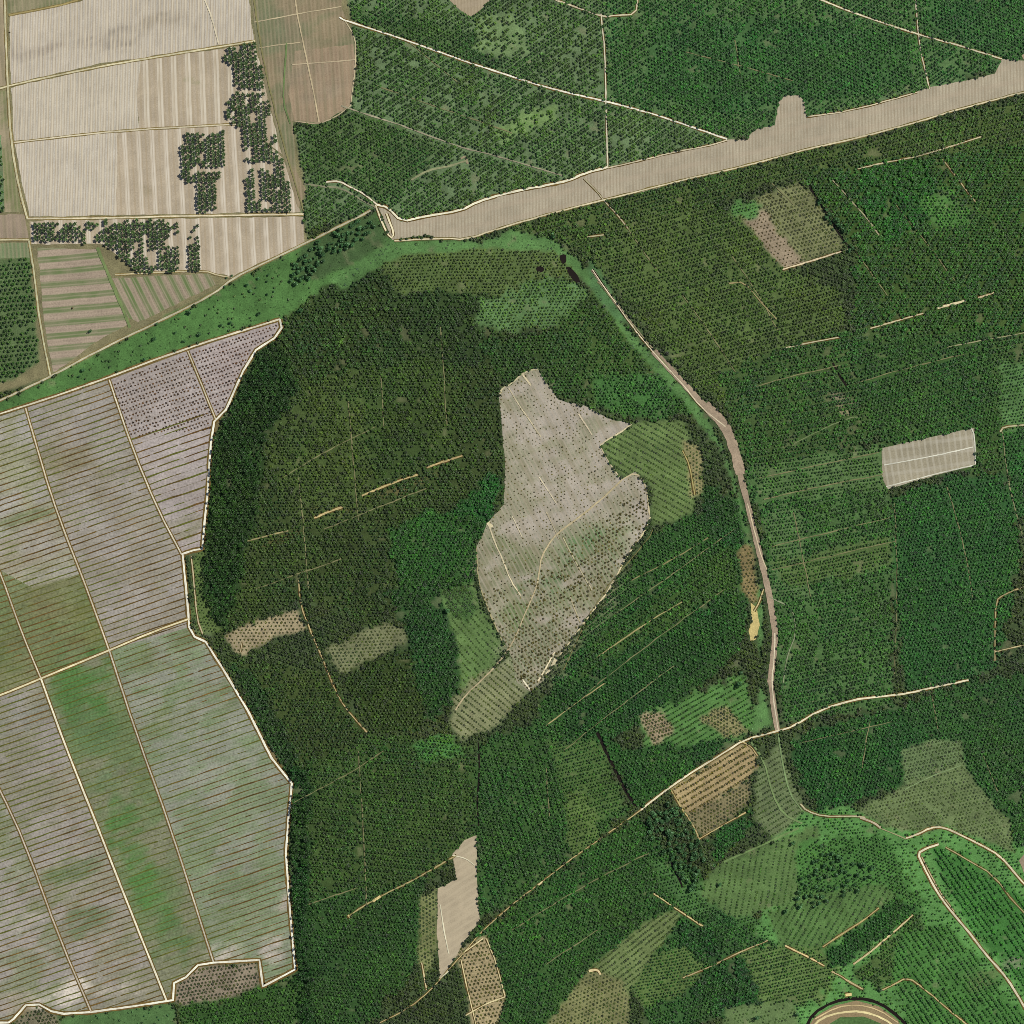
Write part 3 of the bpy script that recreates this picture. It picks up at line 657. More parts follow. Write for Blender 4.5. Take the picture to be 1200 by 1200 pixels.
road([(1100,989),(1085,994),(1075,1000),(1082,1015),(1096,1042),(1110,1062),(1135,1092),(1155,1118),(1180,1146),(1196,1172),(1230,1230)], 2.4, (206,194,164), verge=2.4, clear=5.2)
track([(1080,1004),(1094,1032),(1106,1052),(1118,1068)], 1.4, (176,162,126)); track([(1108,993),(1130,1005),(1165,1026),(1190,1060),(1260,1130)], 1.4, (160,152,108), clear=3)
# bottom ring road round a cleared loop
RING = [(946,1230),(950,1205),(962,1193),(985,1186),(1010,1185),(1035,1193),(1052,1206),(1070,1240)]
sheet("clearing", [(938,1260),(944,1210),(954,1192),(978,1178),(1003,1173),(1030,1179),(1052,1196),(1066,1216),(1085,1260)], (150,132,98), M_soil, amp=.8)
sheet("grass_plot", [(958,1260),(962,1206),(985,1192),(1012,1191),(1034,1200),(1048,1216),(1060,1260)], (84,116,66), M_grass, amp=.8)
road(RING, 2.6, (220,202,150), clear=0)
road([(955,1194),(980,1180),(1004,1177),(1030,1183),(1052,1198)], 1.6, (196,172,128), clear=0)
# minor tracks of the plantations
for p, w, c in [([(1005,198),(1030,192),(1050,188),(1075,183),(1090,179),(1120,170),(1150,160)],1.6,(186,174,140)),
                ([(920,408),(950,401),(985,395)],1.5,(186,176,142)),([(1020,385),(1050,376),(1082,367)],1.7,(194,180,144)),([(1098,361),(1115,357),(1132,352)],2.6,(214,198,160)),([(1146,349),(1165,343)],2.2,(196,178,140)),
                ([(1110,407),(1150,399),(1200,390),(1260,378)],1.3,(150,146,110)),([(1104,186),(1124,212),(1144,238)],1.4,(160,150,112)),([(975,210),(1000,238),(1018,258),(1030,276)],1.6,(150,142,112)),
                ([(917,316),(950,306),(994,292)],1.8,(196,178,146)),([(854,332),(872,330),(890,352),(910,374)],1.6,(150,136,96)),([(1172,506),(1176,500),(1200,498),(1260,492)],1.8,(168,162,128)),
                ([(1175,506),(1178,540),(1186,585),(1198,626)],1.5,(128,126,92)),([(1262,660),(1200,687),(1176,697),(1167,704),(1166,740),(1166,775)],1.6,(164,152,112)),([(1166,764),(1190,758),(1260,742)],1.6,(170,158,120)),
                ([(902,700),(928,712),(934,740),(922,770),(918,800)],1.4,(128,134,104)),
                ([(368,607),(385,600),(402,594)],2.4,(186,166,118)),([(424,581),(450,570),(468,563),(490,556)],2.2,(184,164,116)),([(500,548),(520,541),(542,534)],2.2,(170,150,106)),([(290,634),(312,628),(338,622)],1.8,(150,138,98)),
                ([(350,680),(352,708),(362,735),(375,765),(386,792),(398,820),(412,838),(430,858)],1.5,(184,166,120)),([(284,752),(282,764)],1.5,(184,168,132)),
                ([(640,850),(680,820),(710,800)],1.4,(156,142,100)),([(700,770),(760,728),(800,705)],1.5,(150,138,96)),([(740,680),(790,655),(830,630)],1.3,(128,120,82)),
                ([(408,1074),(425,1062),(450,1048),(480,1034),(535,1002)],1.6,(160,148,104)),([(437,1056),(446,1050)],3.2,(200,180,126)),([(408,1072),(411,1077)],3.0,(204,184,128)),([(494,1128),(498,1148),(500,1160)],1.6,(196,180,138)),
                ([(631,1037),(636,1033)],2.6,(214,196,150)),([(766,1047),(785,1060),(806,1074),(826,1087)],1.6,(192,176,126)),([(800,1146),(830,1134),(850,1124),(875,1112),(900,1102)],1.5,(166,152,112)),
                ([(920,1108),(936,1116),(952,1124),(966,1132)],1.7,(194,172,124)),([(964,1110),(990,1092),(1010,1080),(1030,1064)],1.7,(172,156,106)),([(1000,1130),(1015,1119),(1030,1107),(1050,1090),(1070,1072)],1.9,(192,176,132)),
                ([(974,1138),(986,1144),(994,1150),(1012,1160)],2.0,(188,170,126)),([(990,1166),(998,1165)],4.0,(206,184,128)),([(1034,1160),(1050,1152),(1064,1145),(1085,1160),(1110,1182),(1140,1206)],1.7,(178,164,116)),
                ([(690,1138),(700,1136),(704,1142)],2.6,(206,186,140)),([(545,1190),(570,1176),(592,1168)],1.6,(204,188,144)),([(540,1124),(548,1160),(560,1210)],1.4,(200,184,140)),([(544,1116),(566,1100)],1.5,(206,190,146)),([(570,1100),(582,1130),(592,1168)],1.5,(200,184,140)),
                ([(786,925),(800,950),(806,957)],1.4,(176,160,108)),([(818,984),(845,968),(874,952)],1.4,(180,162,116)),([(806,958),(814,970),(820,984)],1.4,(172,156,110)),([(866,868),(880,874),(888,886)],1.6,(176,158,112)),
                ([(880,870),(895,890),(905,930),(918,955),(940,965)],2.2,(112,130,84)),([(912,860),(916,890),(925,930),(940,950)],1.8,(120,140,94)),([(848,1010),(880,996),(920,978),(936,970)],3.0,(110,132,82)),
                ([(1060,925),(1090,910),(1126,897)],1.4,(120,138,96)),([(660,785),(700,700),(760,632),(766,618)],1.2,(120,112,72)),([(895,690),(890,706),(884,716)],1.5,(190,176,128)),
                ([(800,528),(808,545),(814,580)],1.6,(160,148,96)),([(930,520),(990,490),(1018,488)],1.4,(110,122,84))]:
    track(p, w, c, clear=w + .9, wvar=.7)
for p in [[(736,268),(752,292),(772,320)],[(700,330),(735,372),(790,440)],[(800,345),(835,395),(862,436)],[(858,300),(890,348),(912,388)],[(905,215),(930,240)],[(1000,290),(1028,330),(1050,360)],[(1050,240),(1090,290),(1120,330)],
          [(880,455),(930,440),(985,428)],[(1000,450),(1060,432),(1130,415)],[(890,560),(960,545),(1030,530)],[(895,585),(960,570),(1035,556)],[(905,640),(980,622),(1045,606)],[(905,668),(980,650),(1050,634)],[(930,600),(940,650),(950,700)],[(1048,590),(1052,680),(1048,790)],[(1110,570),(1130,640),(1140,700)],
          [(350,560),(356,620),(362,690)],[(408,470),(414,540),(420,610)],[(330,560),(380,530),(440,500)],[(380,620),(440,596),(500,572)],[(300,690),(350,672),(400,655)],[(516,380),(520,440),(524,500)],[(446,440),(450,500)],
          [(660,880),(720,832),(790,780)],[(690,810),(760,755),(850,690)],[(720,720),(790,672),(860,620)],[(640,900),(644,960)],[(345,940),(400,912),(450,880)],[(420,880),(425,960),(430,1060)],[(360,1060),(420,1040)],[(600,1090),(680,1040),(760,1000)],[(640,1130),(700,1090)],
          [(440,100),(520,128),(600,156)],[(800,60),(860,75),(930,95)],[(860,40),(868,90)],[(480,50),(540,100)],[(1150,880),(1170,930)],[(1020,840),(1010,900)],[(940,870),(1050,845)],[(1090,800),(1100,860)]]:
    track(p, 1.2, (122,118,84), clear=2.0, wvar=.9, wob=1.0)
for p in ([(1036,545),(1090,535),(1140,524)],[(1036,571),(1090,557),(1142,545)],[(1138,501),(1142,510),(1143,544)]): track(p, 1.4, (208,202,184), clear=0, wvar=.5)
for p in ([(516,1060),(520,1090),(526,1118)],[(530,1002),(546,1006),(556,1014)],[(516,1146),(527,1137)]): track(p, 1.5, (206,196,168), clear=0, wvar=.5)
# tracks over the big clearing
for p, w, c in [([(762,606),(755,625),(735,650),(715,690),(690,722),(665,756),(650,776)],1.9,(206,190,152)),([(652,770),(646,784),(640,790)],4,(210,196,160)),([(650,764),(640,782),(630,800)],2,(206,190,156)),([(612,796),(622,810)],2.2,(220,208,178)),
                ([(585,465),(588,455),(600,450),(615,435),(630,432)],2,(186,174,140)),([(703,522),(712,515),(725,508),(740,497)],2,(190,176,142)),([(728,563),(745,553),(757,568),(761,604)],1.6,(184,168,134)),
                ([(728,563),(700,590),(660,620),(648,630),(634,652),(632,672),(628,690),(615,720),(605,745),(590,770),(570,792),(545,815),(534,832)],2.0,(176,160,126)),
                ([(573,616),(580,636),(590,658),(598,680),(610,698)],1.7,(206,190,156)),([(703,522),(712,540),(728,562)],1.6,(178,164,132)),([(558,640),(560,680),(570,710),(592,758)],1.6,(160,150,112)),
                ([(572,612),(576,618)],5,(214,198,160)),([(632,559),(642,575),(652,590)],1.4,(190,176,148)),([(596,455),(612,480),(634,512)],1.6,(186,172,142)),([(612,438),(622,452)],2.4,(206,190,156)),([(678,485),(694,510)],1.6,(198,182,154)),
                ([(600,605),(612,630)],1.3,(196,182,152)),([(660,630),(675,660),(694,692)],1.3,(178,166,132)),([(640,600),(655,632)],1.3,(170,156,128)),([(668,700),(680,730)],1.5,(172,158,126))]:
    track(p, w, c, clear=0, wvar=.5)
# dark water pools, then narrow black strips
for poly in [[(628,312),(638,312),(637,319),(630,320)],[(655,299),(664,297),(664,308),(658,310)],[(662,312),(670,313),(681,329),(676,333),(668,325)],[(241,571),(246,572),(245,579),(241,578)]]:
    poly = [tuple(q) for q in chaikin(poly + poly[:2], 2)[2:-2]]
    o = sheet("pond", poly, (10,8,6), M_water_shade, amp=1.2, grid=3, base=.68)
ribbon("dark_strip", [(700,858),(712,885),(722,905),(735,930),(746,946)], 3.4, (10,9,7), M_water_shade, base=.76)
ribbon("dark_strip", [(561,870),(562,910),(559,940),(561,968)], 1.8, (10,9,7), M_water_shade, base=.76)
ribbon("dark_strip", [(948,218),(966,246),(982,272),(996,292)], 2.0, (10,9,7), M_water_shade, base=.76)  # paints the shade on the west side of the tree row
ribbon("dark_strip", [(944,1206),(952,1188),(976,1174),(1003,1169),(1030,1174),(1056,1193),(1072,1216)], 3.4, (10,9,7), M_water_shade, base=.76, clear=4)  # black band painting tree shade along the edge of the ring clearing
ribbon("dark_strip", [(976,425),(984,440),(992,452)], 2.2, (10,9,7), M_water_shade, base=.76)
ribbon("dark_strip", [(786,1010),(796,1030),(800,1040)], 2.2, (10,9,7), M_water_shade, base=.76)  # painted shade at the south-west side of the small wood

# drains between the ribbed field rows
def drains(poly, spacing, c, strong, faint, slope=math.tan(math.radians(-19)), breaks=.25, alternate=True, phase=0):
    x0, x1 = min(p[0] for p in poly), max(p[0] for p in poly)
    x0 = max(x0, -50)
    vs, qs, cs, nv = [], [], [], 0
    dense = poly
    for k in range(int(-60 / spacing), int(1700 / spacing)):
        xs = np.arange(x0, x1, 1.6)
        yb = 0 + k * spacing + phase + (vnoise(k * 31.0 + 5, 0, 10, 3) - .5) * 1.6
        ys = yb + slope * xs + (fbm(xs, np.full_like(xs, yb), 30, 5) - .5) * 1.6
        m = inside(dense, xs, ys)
        if m.sum() < 4: continue
        is_faint = alternate and (k % 2 == 1)
        w = (faint if is_faint else strong) * (.45 + 1.1 * fbm(xs, np.full_like(xs, yb * 3), 14, 8))
        w = np.where(fbm(xs, np.full_like(xs, yb * 7), 22, 12) < (breaks + (.18 if is_faint else 0)), w * .25, w)
        idx = np.where(m)[0]
        X, Y1 = W(xs, ys - w / 2); _, Y2 = W(xs, ys + w / 2)
        z = .72 + .002 * (k % 5)
        remap = -np.ones(len(xs), int); remap[idx] = np.arange(len(idx))
        n = len(idx)
        vs.append(np.concatenate([np.stack([X[idx], Y1[idx], np.full(n, z)], 1), np.stack([X[idx], Y2[idx], np.full(n, z)], 1)]))
        for a, b in zip(idx[:-1], idx[1:]):
            if b == a + 1:
                i, j = remap[a], remap[b]
                qs.append((nv + n + i, nv + n + j, nv + j, nv + i))
        cc = mottle(xs[idx], ys[idx], np.tile(np.asarray(c, float), (n, 1)), .25, 21)
        g = np.clip((fbm(xs[idx], ys[idx], 40, 33) - .45) * 5, 0, 1)[:, None]
        cc = cc * (1 - g) + np.array([96, 100, 44]) * g
        cs.append(cc); cs.append(cc); nv += 2 * n
    o = mesh_np("field_drains", np.concatenate(vs), np.array(qs), M_verge_halo, albedo(np.concatenate(cs)))
    tag(o, kind="structure")
for kind_, poly, c, mat, alt in BLOCKS:
    if kind_ != "T": drains(poly, 7.6, alternate=kind_ in 'GE', c=(100,80,42) if kind_ != "G" else (92,96,42), strong=1.4, faint=.95)
drains([(150,512),(250,478),(249,515),(243,580),(238,640),(213,650),(185,597)], 8.6, (100,76,42), 1.9, 1.2)

#@GROUND ---------------------------------------------------------------- the ground itself: one sheet to the horizon
def blur(a, k):
    for ax in (0, 1):
        c = np.cumsum(np.concatenate([np.repeat(np.take(a, [0], ax), k + 1, ax), a, np.repeat(np.take(a, [-1], ax), k, ax)], ax), ax, dtype=float)
        n = a.shape[ax]
        a = (np.take(c, np.arange(2 * k + 1, 2 * k + 1 + n), ax) - np.take(c, np.arange(0, n), ax)) / (2 * k + 1)
    return a
_u = np.arange(R0, R0 + RN // RES, 1.0) + .25
_ux, _uy = np.meshgrid(_u, _u)
gmap = np.array([z['g'] for z in ZN], float)[zone_at(_ux.ravel(), _uy.ravel())].reshape(len(_u), len(_u), 3)
gmap = blur(gmap, 2)
gx = np.arange(-58, 1258, 2.0)
GX, GY = np.meshgrid(gx, gx)
xx, yy = GX.ravel(), GY.ravel()
gc = gmap[np.clip(np.round(yy - R0).astype(int), 0, gmap.shape[0] - 1), np.clip(np.round(xx - R0).astype(int), 0, gmap.shape[1] - 1)]
gc = apply_brush(xx, yy, gc)
# bare scuffs between the palms
sc1 = (np.clip((fbm(xx, yy, 16, 61) - .675) * 14, 0, 1) * np.clip((vnoise(xx, yy, 9, 67) - .6) * 6, 0, 1))[:, None] * .45
gc = gc * (1 - sc1) + np.array([132, 128, 98]) * sc1
gc = mottle(xx, yy, gc, .14, 44, 22)
n = len(gx)
X, Y = W(xx, yy)
V0 = np.stack([X, Y, np.zeros(len(X))], 1)
i = np.arange((n - 1) * (n - 1)); r, c_ = i // (n - 1), i % (n - 1)
Q = np.stack([r * n + c_, (r + 1) * n + c_, (r + 1) * n + c_ + 1, r * n + c_ + 1], 1)
# skirt that carries the land on to the horizon
ring = np.concatenate([np.arange(n), np.arange(1, n) * n + n - 1, (n - 1) * n + np.arange(n - 2, -1, -1), np.arange(n - 2, 0, -1) * n])
m = len(ring); a = np.arange(m); b = (a + 1) % m
for inner, f in ((ring, 1.04), (len(V0) + a, 16.0)):
    o_ = V0[ring].copy(); o_[:, :2] *= f
    base = len(V0)
    Q = np.concatenate([Q, np.stack([inner[a], inner[b], base + b, base + a], 1)])
    V0 = np.concatenate([V0, o_])
    gc = np.concatenate([gc, mottle(o_[:, 0] / S, o_[:, 1] / S, np.tile(np.array([[66., 82, 50]]), (m, 1)), .15, 46)])
nrm = np.cross(V0[Q[:, 1]] - V0[Q[:, 0]], V0[Q[:, 2]] - V0[Q[:, 0]])[:, 2] < 0
Q[nrm] = Q[nrm][:, ::-1]
tag(mesh_np("ground", V0, Q, M_ground, albedo(gc)), kind="structure")

#@PLANTS ---------------------------------------------------------------- plants
def palm_template(rng, fronds, h, droop=.28, trunk=True, wid=.27):
    """unit-crown palm: arching fronds round a trunk; returns verts, quads, is_trunk"""
    v, q, tr = [], [], []
    a0 = rng.random() * 6.28
    for k in range(fronds):
        a = a0 + 2 * math.pi * k / fronds + rng.normal(0, .13)
        L_ = .82 + .3 * rng.random()
        up = .16 + .2 * rng.random()
        if k % 3 == 0: L_ *= .72; up += .15
        ca, sa = math.cos(a), math.sin(a)
        w = wid * (.85 + .3 * rng.random())
        tw = rng.normal(0, .05)
        for rr, zz, ww in ((.05, 0, w * .35), (.5 * L_, up * .8, w), (L_, up - droop * (.6 + .8 * rng.random()), w * .3)):
            v += [(rr * ca - ww / 2 * sa, rr * sa + ww / 2 * ca, h + zz + tw), (rr * ca + ww / 2 * sa, rr * sa - ww / 2 * ca, h + zz - tw)]
            tr += [0, 0]
        b = len(v) - 6
        q += [(b, b + 1, b + 3, b + 2), (b + 2, b + 3, b + 5, b + 4)]
    if trunk:
        b = len(v)
        for zz, rr in ((0, .085), (h + .05, .055)):
            for k in range(3):
                a = 2 * math.pi * k / 3
                v.append((rr * math.cos(a), rr * math.sin(a), zz)); tr.append(1)
        for k in range(3):
            q.append((b + k, b + (k + 1) % 3, b + 3 + (k + 1) % 3, b + 3 + k))
    return np.array(v), np.array(q), np.array(tr, bool)

def scatter_mesh(name, templates, px, py, rad, hs, tint, mat, trunk_tint=(96, 82, 62), z0=0.0):
    vs, qs, cs, nv = [], [], [], 0
    X, Y = W(px, py)
    which = RNG.integers(0, len(templates), len(px))
    ang = RNG.random(len(px)) * 6.283
    for t, (tv, tq, tt) in enumerate(templates):
        m = which == t
        n = m.sum()
        if not n: continue
        ca, sa = np.cos(ang[m])[:, None], np.sin(ang[m])[:, None]
        R = rad[m][:, None]
        vx = (tv[None, :, 0] * ca - tv[None, :, 1] * sa) * R + X[m][:, None]
        vy = (tv[None, :, 0] * sa + tv[None, :, 1] * ca) * R + Y[m][:, None]
        vz = tv[None, :, 2] * R * hs[m][:, None] + z0
        k = len(tv)
        vs.append(np.stack([vx, vy, vz], 2).reshape(-1, 3))
        qs.append((tq[None] + (nv + np.arange(n) * k)[:, None, None]).reshape(-1, 4))
        c = np.repeat(tint[m][:, None, :], k, 1)
        c[:, tt] = albedo(trunk_tint)
        cs.append(c.reshape(-1, 3)); nv += n * k
    return mesh_np(name, np.concatenate(vs), np.concatenate(qs), mat, np.concatenate(cs))

rt = np.random.default_rng(3)
T_mature = [palm_template(rt, 14, 2.0, wid=.36) for _ in range(12)]
T_young = [palm_template(rt, 9, .42, trunk=False, wid=.34) for _ in range(10)]
PALM_GAIN = 1.0

def lattice(x0, y0, x1, y1, sp, ang, pair=0.0, row=0):
    cx, cy = (x0 + x1) / 2, (y0 + y1) / 2
    h = math.hypot(x1 - x0, y1 - y0) / 2 + sp
    nI = int(h / sp * (1.4 if row else 1)) + 1; nJ = int(h / (sp * .866)) + 1
    I, J = np.meshgrid(np.arange(-nI, nI + 1), np.arange(-nJ, nJ + 1))
    if row: nJ *= 1
    u = (I + .5 * (J % 2)) * sp * (.72 if row else 1); v = (1.62 if row else 1) * J * sp * .866 + (J % 2) * pair
    a = math.radians(ang)
    x = cx + u * math.cos(a) + v * math.sin(a); y = cy - u * math.sin(a) + v * math.cos(a)
    return x.ravel(), y.ravel()

P = {'M': [], 'Y': []}
for zi, z in enumerate(ZN):
    if z['pr'] <= 0: continue
    rows, cols = np.where(ZONE[::4, ::4] == zi)
    if len(rows) == 0: continue
    bx0, bx1 = cols.min() * 2 + R0 - 9, cols.max() * 2 + R0 + 9
    by0, by1 = rows.min() * 2 + R0 - 9, rows.max() * 2 + R0 + 9
    x, y = lattice(bx0, by0, bx1, by1, z['sp'], z['ang'], 0 if z.get('row') else .6, z.get('row', 0))
    k = (x > bx0) & (x < bx1) & (y > by0) & (y < by1) & (x > -45) & (x < 1245) & (y > -45) & (y < 1245)
    x, y = x[k], y[k]
    jit = .15 if z['k'] == 'M' else .15
    x = x + RNG.normal(0, jit, len(x)) + (fbm(x, y, 60, 11) - .5) * 3; y = y + RNG.normal(0, jit, len(y)) + (fbm(x, y, 60, 14) - .5) * 3
    zi_at = zone_at(x, y)
    gapn = .55 * fbm(x, y, 14, 31) + .45 * vnoise(x, y, 5.0, 37)
    thr = {True: 0}.get(z['gap'] <= 0, .215 + z['gap'] * .42)
    k = (zi_at == zi) & ~BLOCK[ridx(x, y)] & (RNG.random(len(x)) < z['pr']) & (gapn > thr) & (((fbm(x, y, 16, 61) < .72) | (vnoise(x, y, 9, 67) < .68)) | (z['k'] == 'Y'))
    x, y = x[k], y[k]
    n = len(x)
    r = z['r'] * RNG.normal(1, .13, n).clip(.6, 1.4) * (.88 + .26 * fbm(x, y, 40, 51))
    t = np.tile(np.array(z['t'], float), (n, 1))
    f = (fbm(x, y, 45, 81) - .5)[:, None] * 2
    t = t * (1 + .16 * f) + np.array([10, 2, -4]) * (fbm(x, y, 28, 85) - .5)[:, None] * 2
    t = t * RNG.normal(1, .14, (n, 1)).clip(.6, 1.5)
    P[z['k']].append(np.column_stack([x, y, r, np.full(n, z.get('h', 1.0)), albedo(np.clip(t, 8, 230)) * PALM_GAIN]))
PM = np.concatenate(P['M']); PY = np.concatenate(P['Y'])

# young palms standing in paired rows on two blocks of the ribbed fields
def paired_rows(poly, c, prob):
    out = []
    s = math.tan(math.radians(-19))
    for k in range(40, 90):
        for j in (0, 1):
            xs = np.arange(125, 332, 3.9) + (1.95 if j else 0)
            ys = k * 9.3 + j * 3.6 + s * xs + RNG.normal(0, .3, len(xs))
            fade = np.clip((vnoise(xs, ys, 30, 17) * .5 + .7) * prob, 0, 1)
            m = inside(poly, xs, ys) & (RNG.random(len(xs)) < fade) & ~ROADS[ridx(xs, ys)]
            out.append(np.column_stack([xs[m] + RNG.normal(0, .25, m.sum()), ys[m]]))
    o = np.concatenate(out)
    n = len(o)
    t = albedo(np.tile(np.array(c, float), (n, 1)) * RNG.normal(1, .15, (n, 1)))
    return np.column_stack([o, RNG.normal(2.75, .35, n).clip(1.6, 3.8), np.ones(n), t])
T3 = [(131,449),(219,414),(250,490),(247,503),(152,512)]
T4 = [(222,413),(326,377),(322,394),(299,408),(283,434),(264,476),(255,488)]
Y_ROWS = np.concatenate([paired_rows(T3, (84,58,24), 1.1), paired_rows(T4, (82,54,26), 1.2)])

# palms dotted over the big clearing: the largest 300 stand as things of their own
x, y = lattice(550, 425, 770, 815, 4.5, 28)
x = x + RNG.normal(0, .45, len(x)); y = y + RNG.normal(0, .45, len(y))
k = inside(BIG, x, y)
x, y = x[k], y[k]
south = (y > 690) | ((x - 560) * .35 + 690 < y) | (y - 600 > -(x - 720) * .8)
pr = np.where(south, .62, .62) * (.35 + 1.2 * fbm(x, y, 26, 27))
pr = np.where((y > 735), .95, pr)
pr = np.where(x - 660 > (740 - y) * .55 - 26, np.maximum(pr, .75), pr)
pr = np.where((x > 690) & (y < 545) & (y < 440 + x * .12), .35, pr)
k = RNG.random(len(x)) < pr
x, y, south = x[k], y[k], south[k]
r = np.where(south & (x > 610), 3.1, np.where(south, 2.6, 1.8)) * RNG.normal(1, .25, len(x)).clip(.5, 1.7)
tt = albedo(np.array([94, 88, 42.]) * RNG.normal(1, .16, (len(x), 1)))
CLEARING_PALMS = np.column_stack([x, y, r, np.ones(len(x)), tt])
order = np.argsort(-r)
BIGGEST, REST = CLEARING_PALMS[order[:300]], CLEARING_PALMS[order[300:]]

# rows of tall palms that stand as dark groves on the pale fields
G1 = [(265,58),(299,48),(305,75),(313,110),(319,140),(329,180),(337,208),(346,248),(292,250),(289,195),(286,150),(268,141),(267,120),(279,105),(273,80),(263,70)]
G2 = [(208,157),(262,154),(264,193),(257,206),(256,245),(232,252),(229,216),(212,209)]
G3 = [(36,259),(212,258),(212,318),(160,319),(141,303),(120,286),(38,283)]
G4 = [(218,265),(235,265),(236,315),(223,320)]
def grove(poly, sx, sy, lean, thr, drop=()):
    x0, x1 = min(p[0] for p in poly), max(p[0] for p in poly); y0, y1 = min(p[1] for p in poly), max(p[1] for p in poly)
    a, b = np.meshgrid(np.arange(x0, x1 + sx, sx), np.arange(y0, y1, sy))
    a = a + lean * (b - y0)
    a, b = a.ravel() + RNG.normal(0, .3, a.size), b.ravel() + RNG.normal(0, .5, a.size)
    k = inside(poly, a, b) & (fbm(a, b * .45, 9, 23) > thr)
    for (u0, v0, u1, v1) in drop:
        k &= ~((a > u0) & (a < u1) & (b > v0) & (b < v1))
    return np.column_stack([a[k], b[k]])
g1 = grove(G1, 5.9, 4.5, .06, .33, [(260,105,320,110),(288,190,322,198),(300,196,304,250)])
g2 = grove(G2, 5.9, 4.5, .03, .33, [(228,196,262,202)])
g3 = np.concatenate([grove(G3, 5.2, 4.6, .02, .33), grove(G4, 4.6, 4.6, .02, .36)])

GX_ = [(-60,158),(-60,158)]
def near(trees): return trees

# --- templates shared by the single trees
def make_palm_meshes(n, fronds, trunk):
    out = []
    for _ in range(n):
        v, q, t = palm_template(rt, fronds + (3 if trunk else 0), 2.0 if trunk else .42, trunk=False, wid=.36 if trunk else .34)
        o = mesh_np("crown", v, q, M_leaf_one if trunk else M_young_one, link=False)
        out.append(o.data); bpy.data.objects.remove(o)
    return out
def trunk_mesh(h, r0, r1, sides=6, limbs=False):
    v, q = [], []
    def tube(a, b, ra, rb):
        a, b = np.array(a, float), np.array(b, float)
        d = (b - a) / np.linalg.norm(b - a)
        s = np.cross(d, (0, 1, .3)); s /= np.linalg.norm(s); u = np.cross(d, s)
        n0 = len(v)
        for c, r in ((a, ra), (b, rb)):
            for k in range(sides):
                t = 2 * math.pi * k / sides
                v.append(tuple(c + r * (math.cos(t) * s + math.sin(t) * u)))
        for k in range(sides):
            q.append((n0 + k, n0 + (k + 1) % sides, n0 + sides + (k + 1) % sides, n0 + sides + k))
    tube((0, 0, 0), (0, 0, h), r0, r1)
    if limbs:
        for k in range(4):
            a = k * 1.7
            tube((0, 0, h * (.55 + .1 * k)), (.5 * math.cos(a), .5 * math.sin(a), h * (.55 + .1 * k) + .5), r1 * .8, r1 * .3)
    o = mesh_np("trunk", np.array(v), np.array(q), M_trunk, link=False)
    me = o.data; bpy.data.objects.remove(o); return me
def leaf_crown(rng, n=170, mat=None, flat=.75, h=1.15):
    """clumps of leaves on limbs round an uneven crown, unit radius"""
    v, q = [], []
    lobes = [np.array([.5 * math.cos(a) * s, .5 * math.sin(a) * s, h + .25 * rng.normal()]) for a, s in zip(rng.random(6) * 6.28, .5 + rng.random(6) * .7)] + [np.array([0, 0, h + .25])]
    for k in range(n):
        c = lobes[rng.integers(0, len(lobes))]
        dd = rng.normal(size=3); dd /= np.linalg.norm(dd); dd[2] = abs(dd[2]) * flat - .15
        p = c + dd * (.34 + .16 * rng.random())
        nrm = dd + rng.normal(size=3) * .45; nrm /= np.linalg.norm(nrm)
        s = np.cross(nrm, rng.normal(size=3)); s /= np.linalg.norm(s); u = np.cross(nrm, s)
        e = .13 + .12 * rng.random()
        b = len(v)
        v += [tuple(p - s * e), tuple(p - u * e * .7), tuple(p + s * e), tuple(p + u * e * .7)]
        q.append((b, b + 1, b + 2, b + 3))
    return np.array(v), np.array(q)

PALM_CROWNS = make_palm_meshes(8, 11, True)
YOUNG_CROWNS = make_palm_meshes(8, 9, False)
PALM_TRUNK = trunk_mesh(2.05, .085, .055)
YOUNG_TRUNK = trunk_mesh(.42, .12, .10)
TREE_CROWNS, BUSH_CROWNS = [], []
for _ in range(6):
    v, q = leaf_crown(rt); o = mesh_np("crown", v, q, M_tree, link=False); TREE_CROWNS.append(o.data); bpy.data.objects.remove(o)
for _ in range(2):
    v, q = leaf_crown(rt, 90, h=.7); o = mesh_np("crown", v, q, M_bush, link=False); BUSH_CROWNS.append(o.data); bpy.data.objects.remove(o)
TREE_TRUNK = trunk_mesh(.95, .09, .05, limbs=True)

def single(name, crown_name, trunk_name, crown, trunk, x, y, R, hs, label, cat, group=None):
    X, Y = W(x, y)
    e = bpy.data.objects.new(name, None)
    e.location = (float(X), float(Y), 0); e.scale = (R, R, R * hs); e.rotation_euler = (0, 0, random.random() * 6.28)
    COL.objects.link(e); tag(e, label, cat, group)
    for nm, me in (("crown", crown), ("trunk", trunk)):
        c = bpy.data.objects.new(nm, me); c.parent = e; COL.objects.link(c)
    return e

#@SINGLES
for pts, lab, grp in ((g1, "tall dark palm of the long ragged grove down the right edge of the pale fields", "tall palms of the long grove"),
                      (g2, "tall dark palm of the small square grove standing alone on the pale ploughed field", "tall palms of the small square grove")):
    for i, (x, y) in enumerate(pts):
        single("palm_tree", "", "", PALM_CROWNS[i % 8], PALM_TRUNK, x, y, RNG.normal(5.9, .6), .85, lab, "palm tree", grp)
for i, p in enumerate(BIGGEST):
    single("young_palm", "", "", YOUNG_CROWNS[i % 8], YOUNG_TRUNK, p[0], p[1], p[2], 1.0, "small olive palm dotted on the bare tan clearing in the middle of the plantation", "young palm", "young palms on the middle clearing")

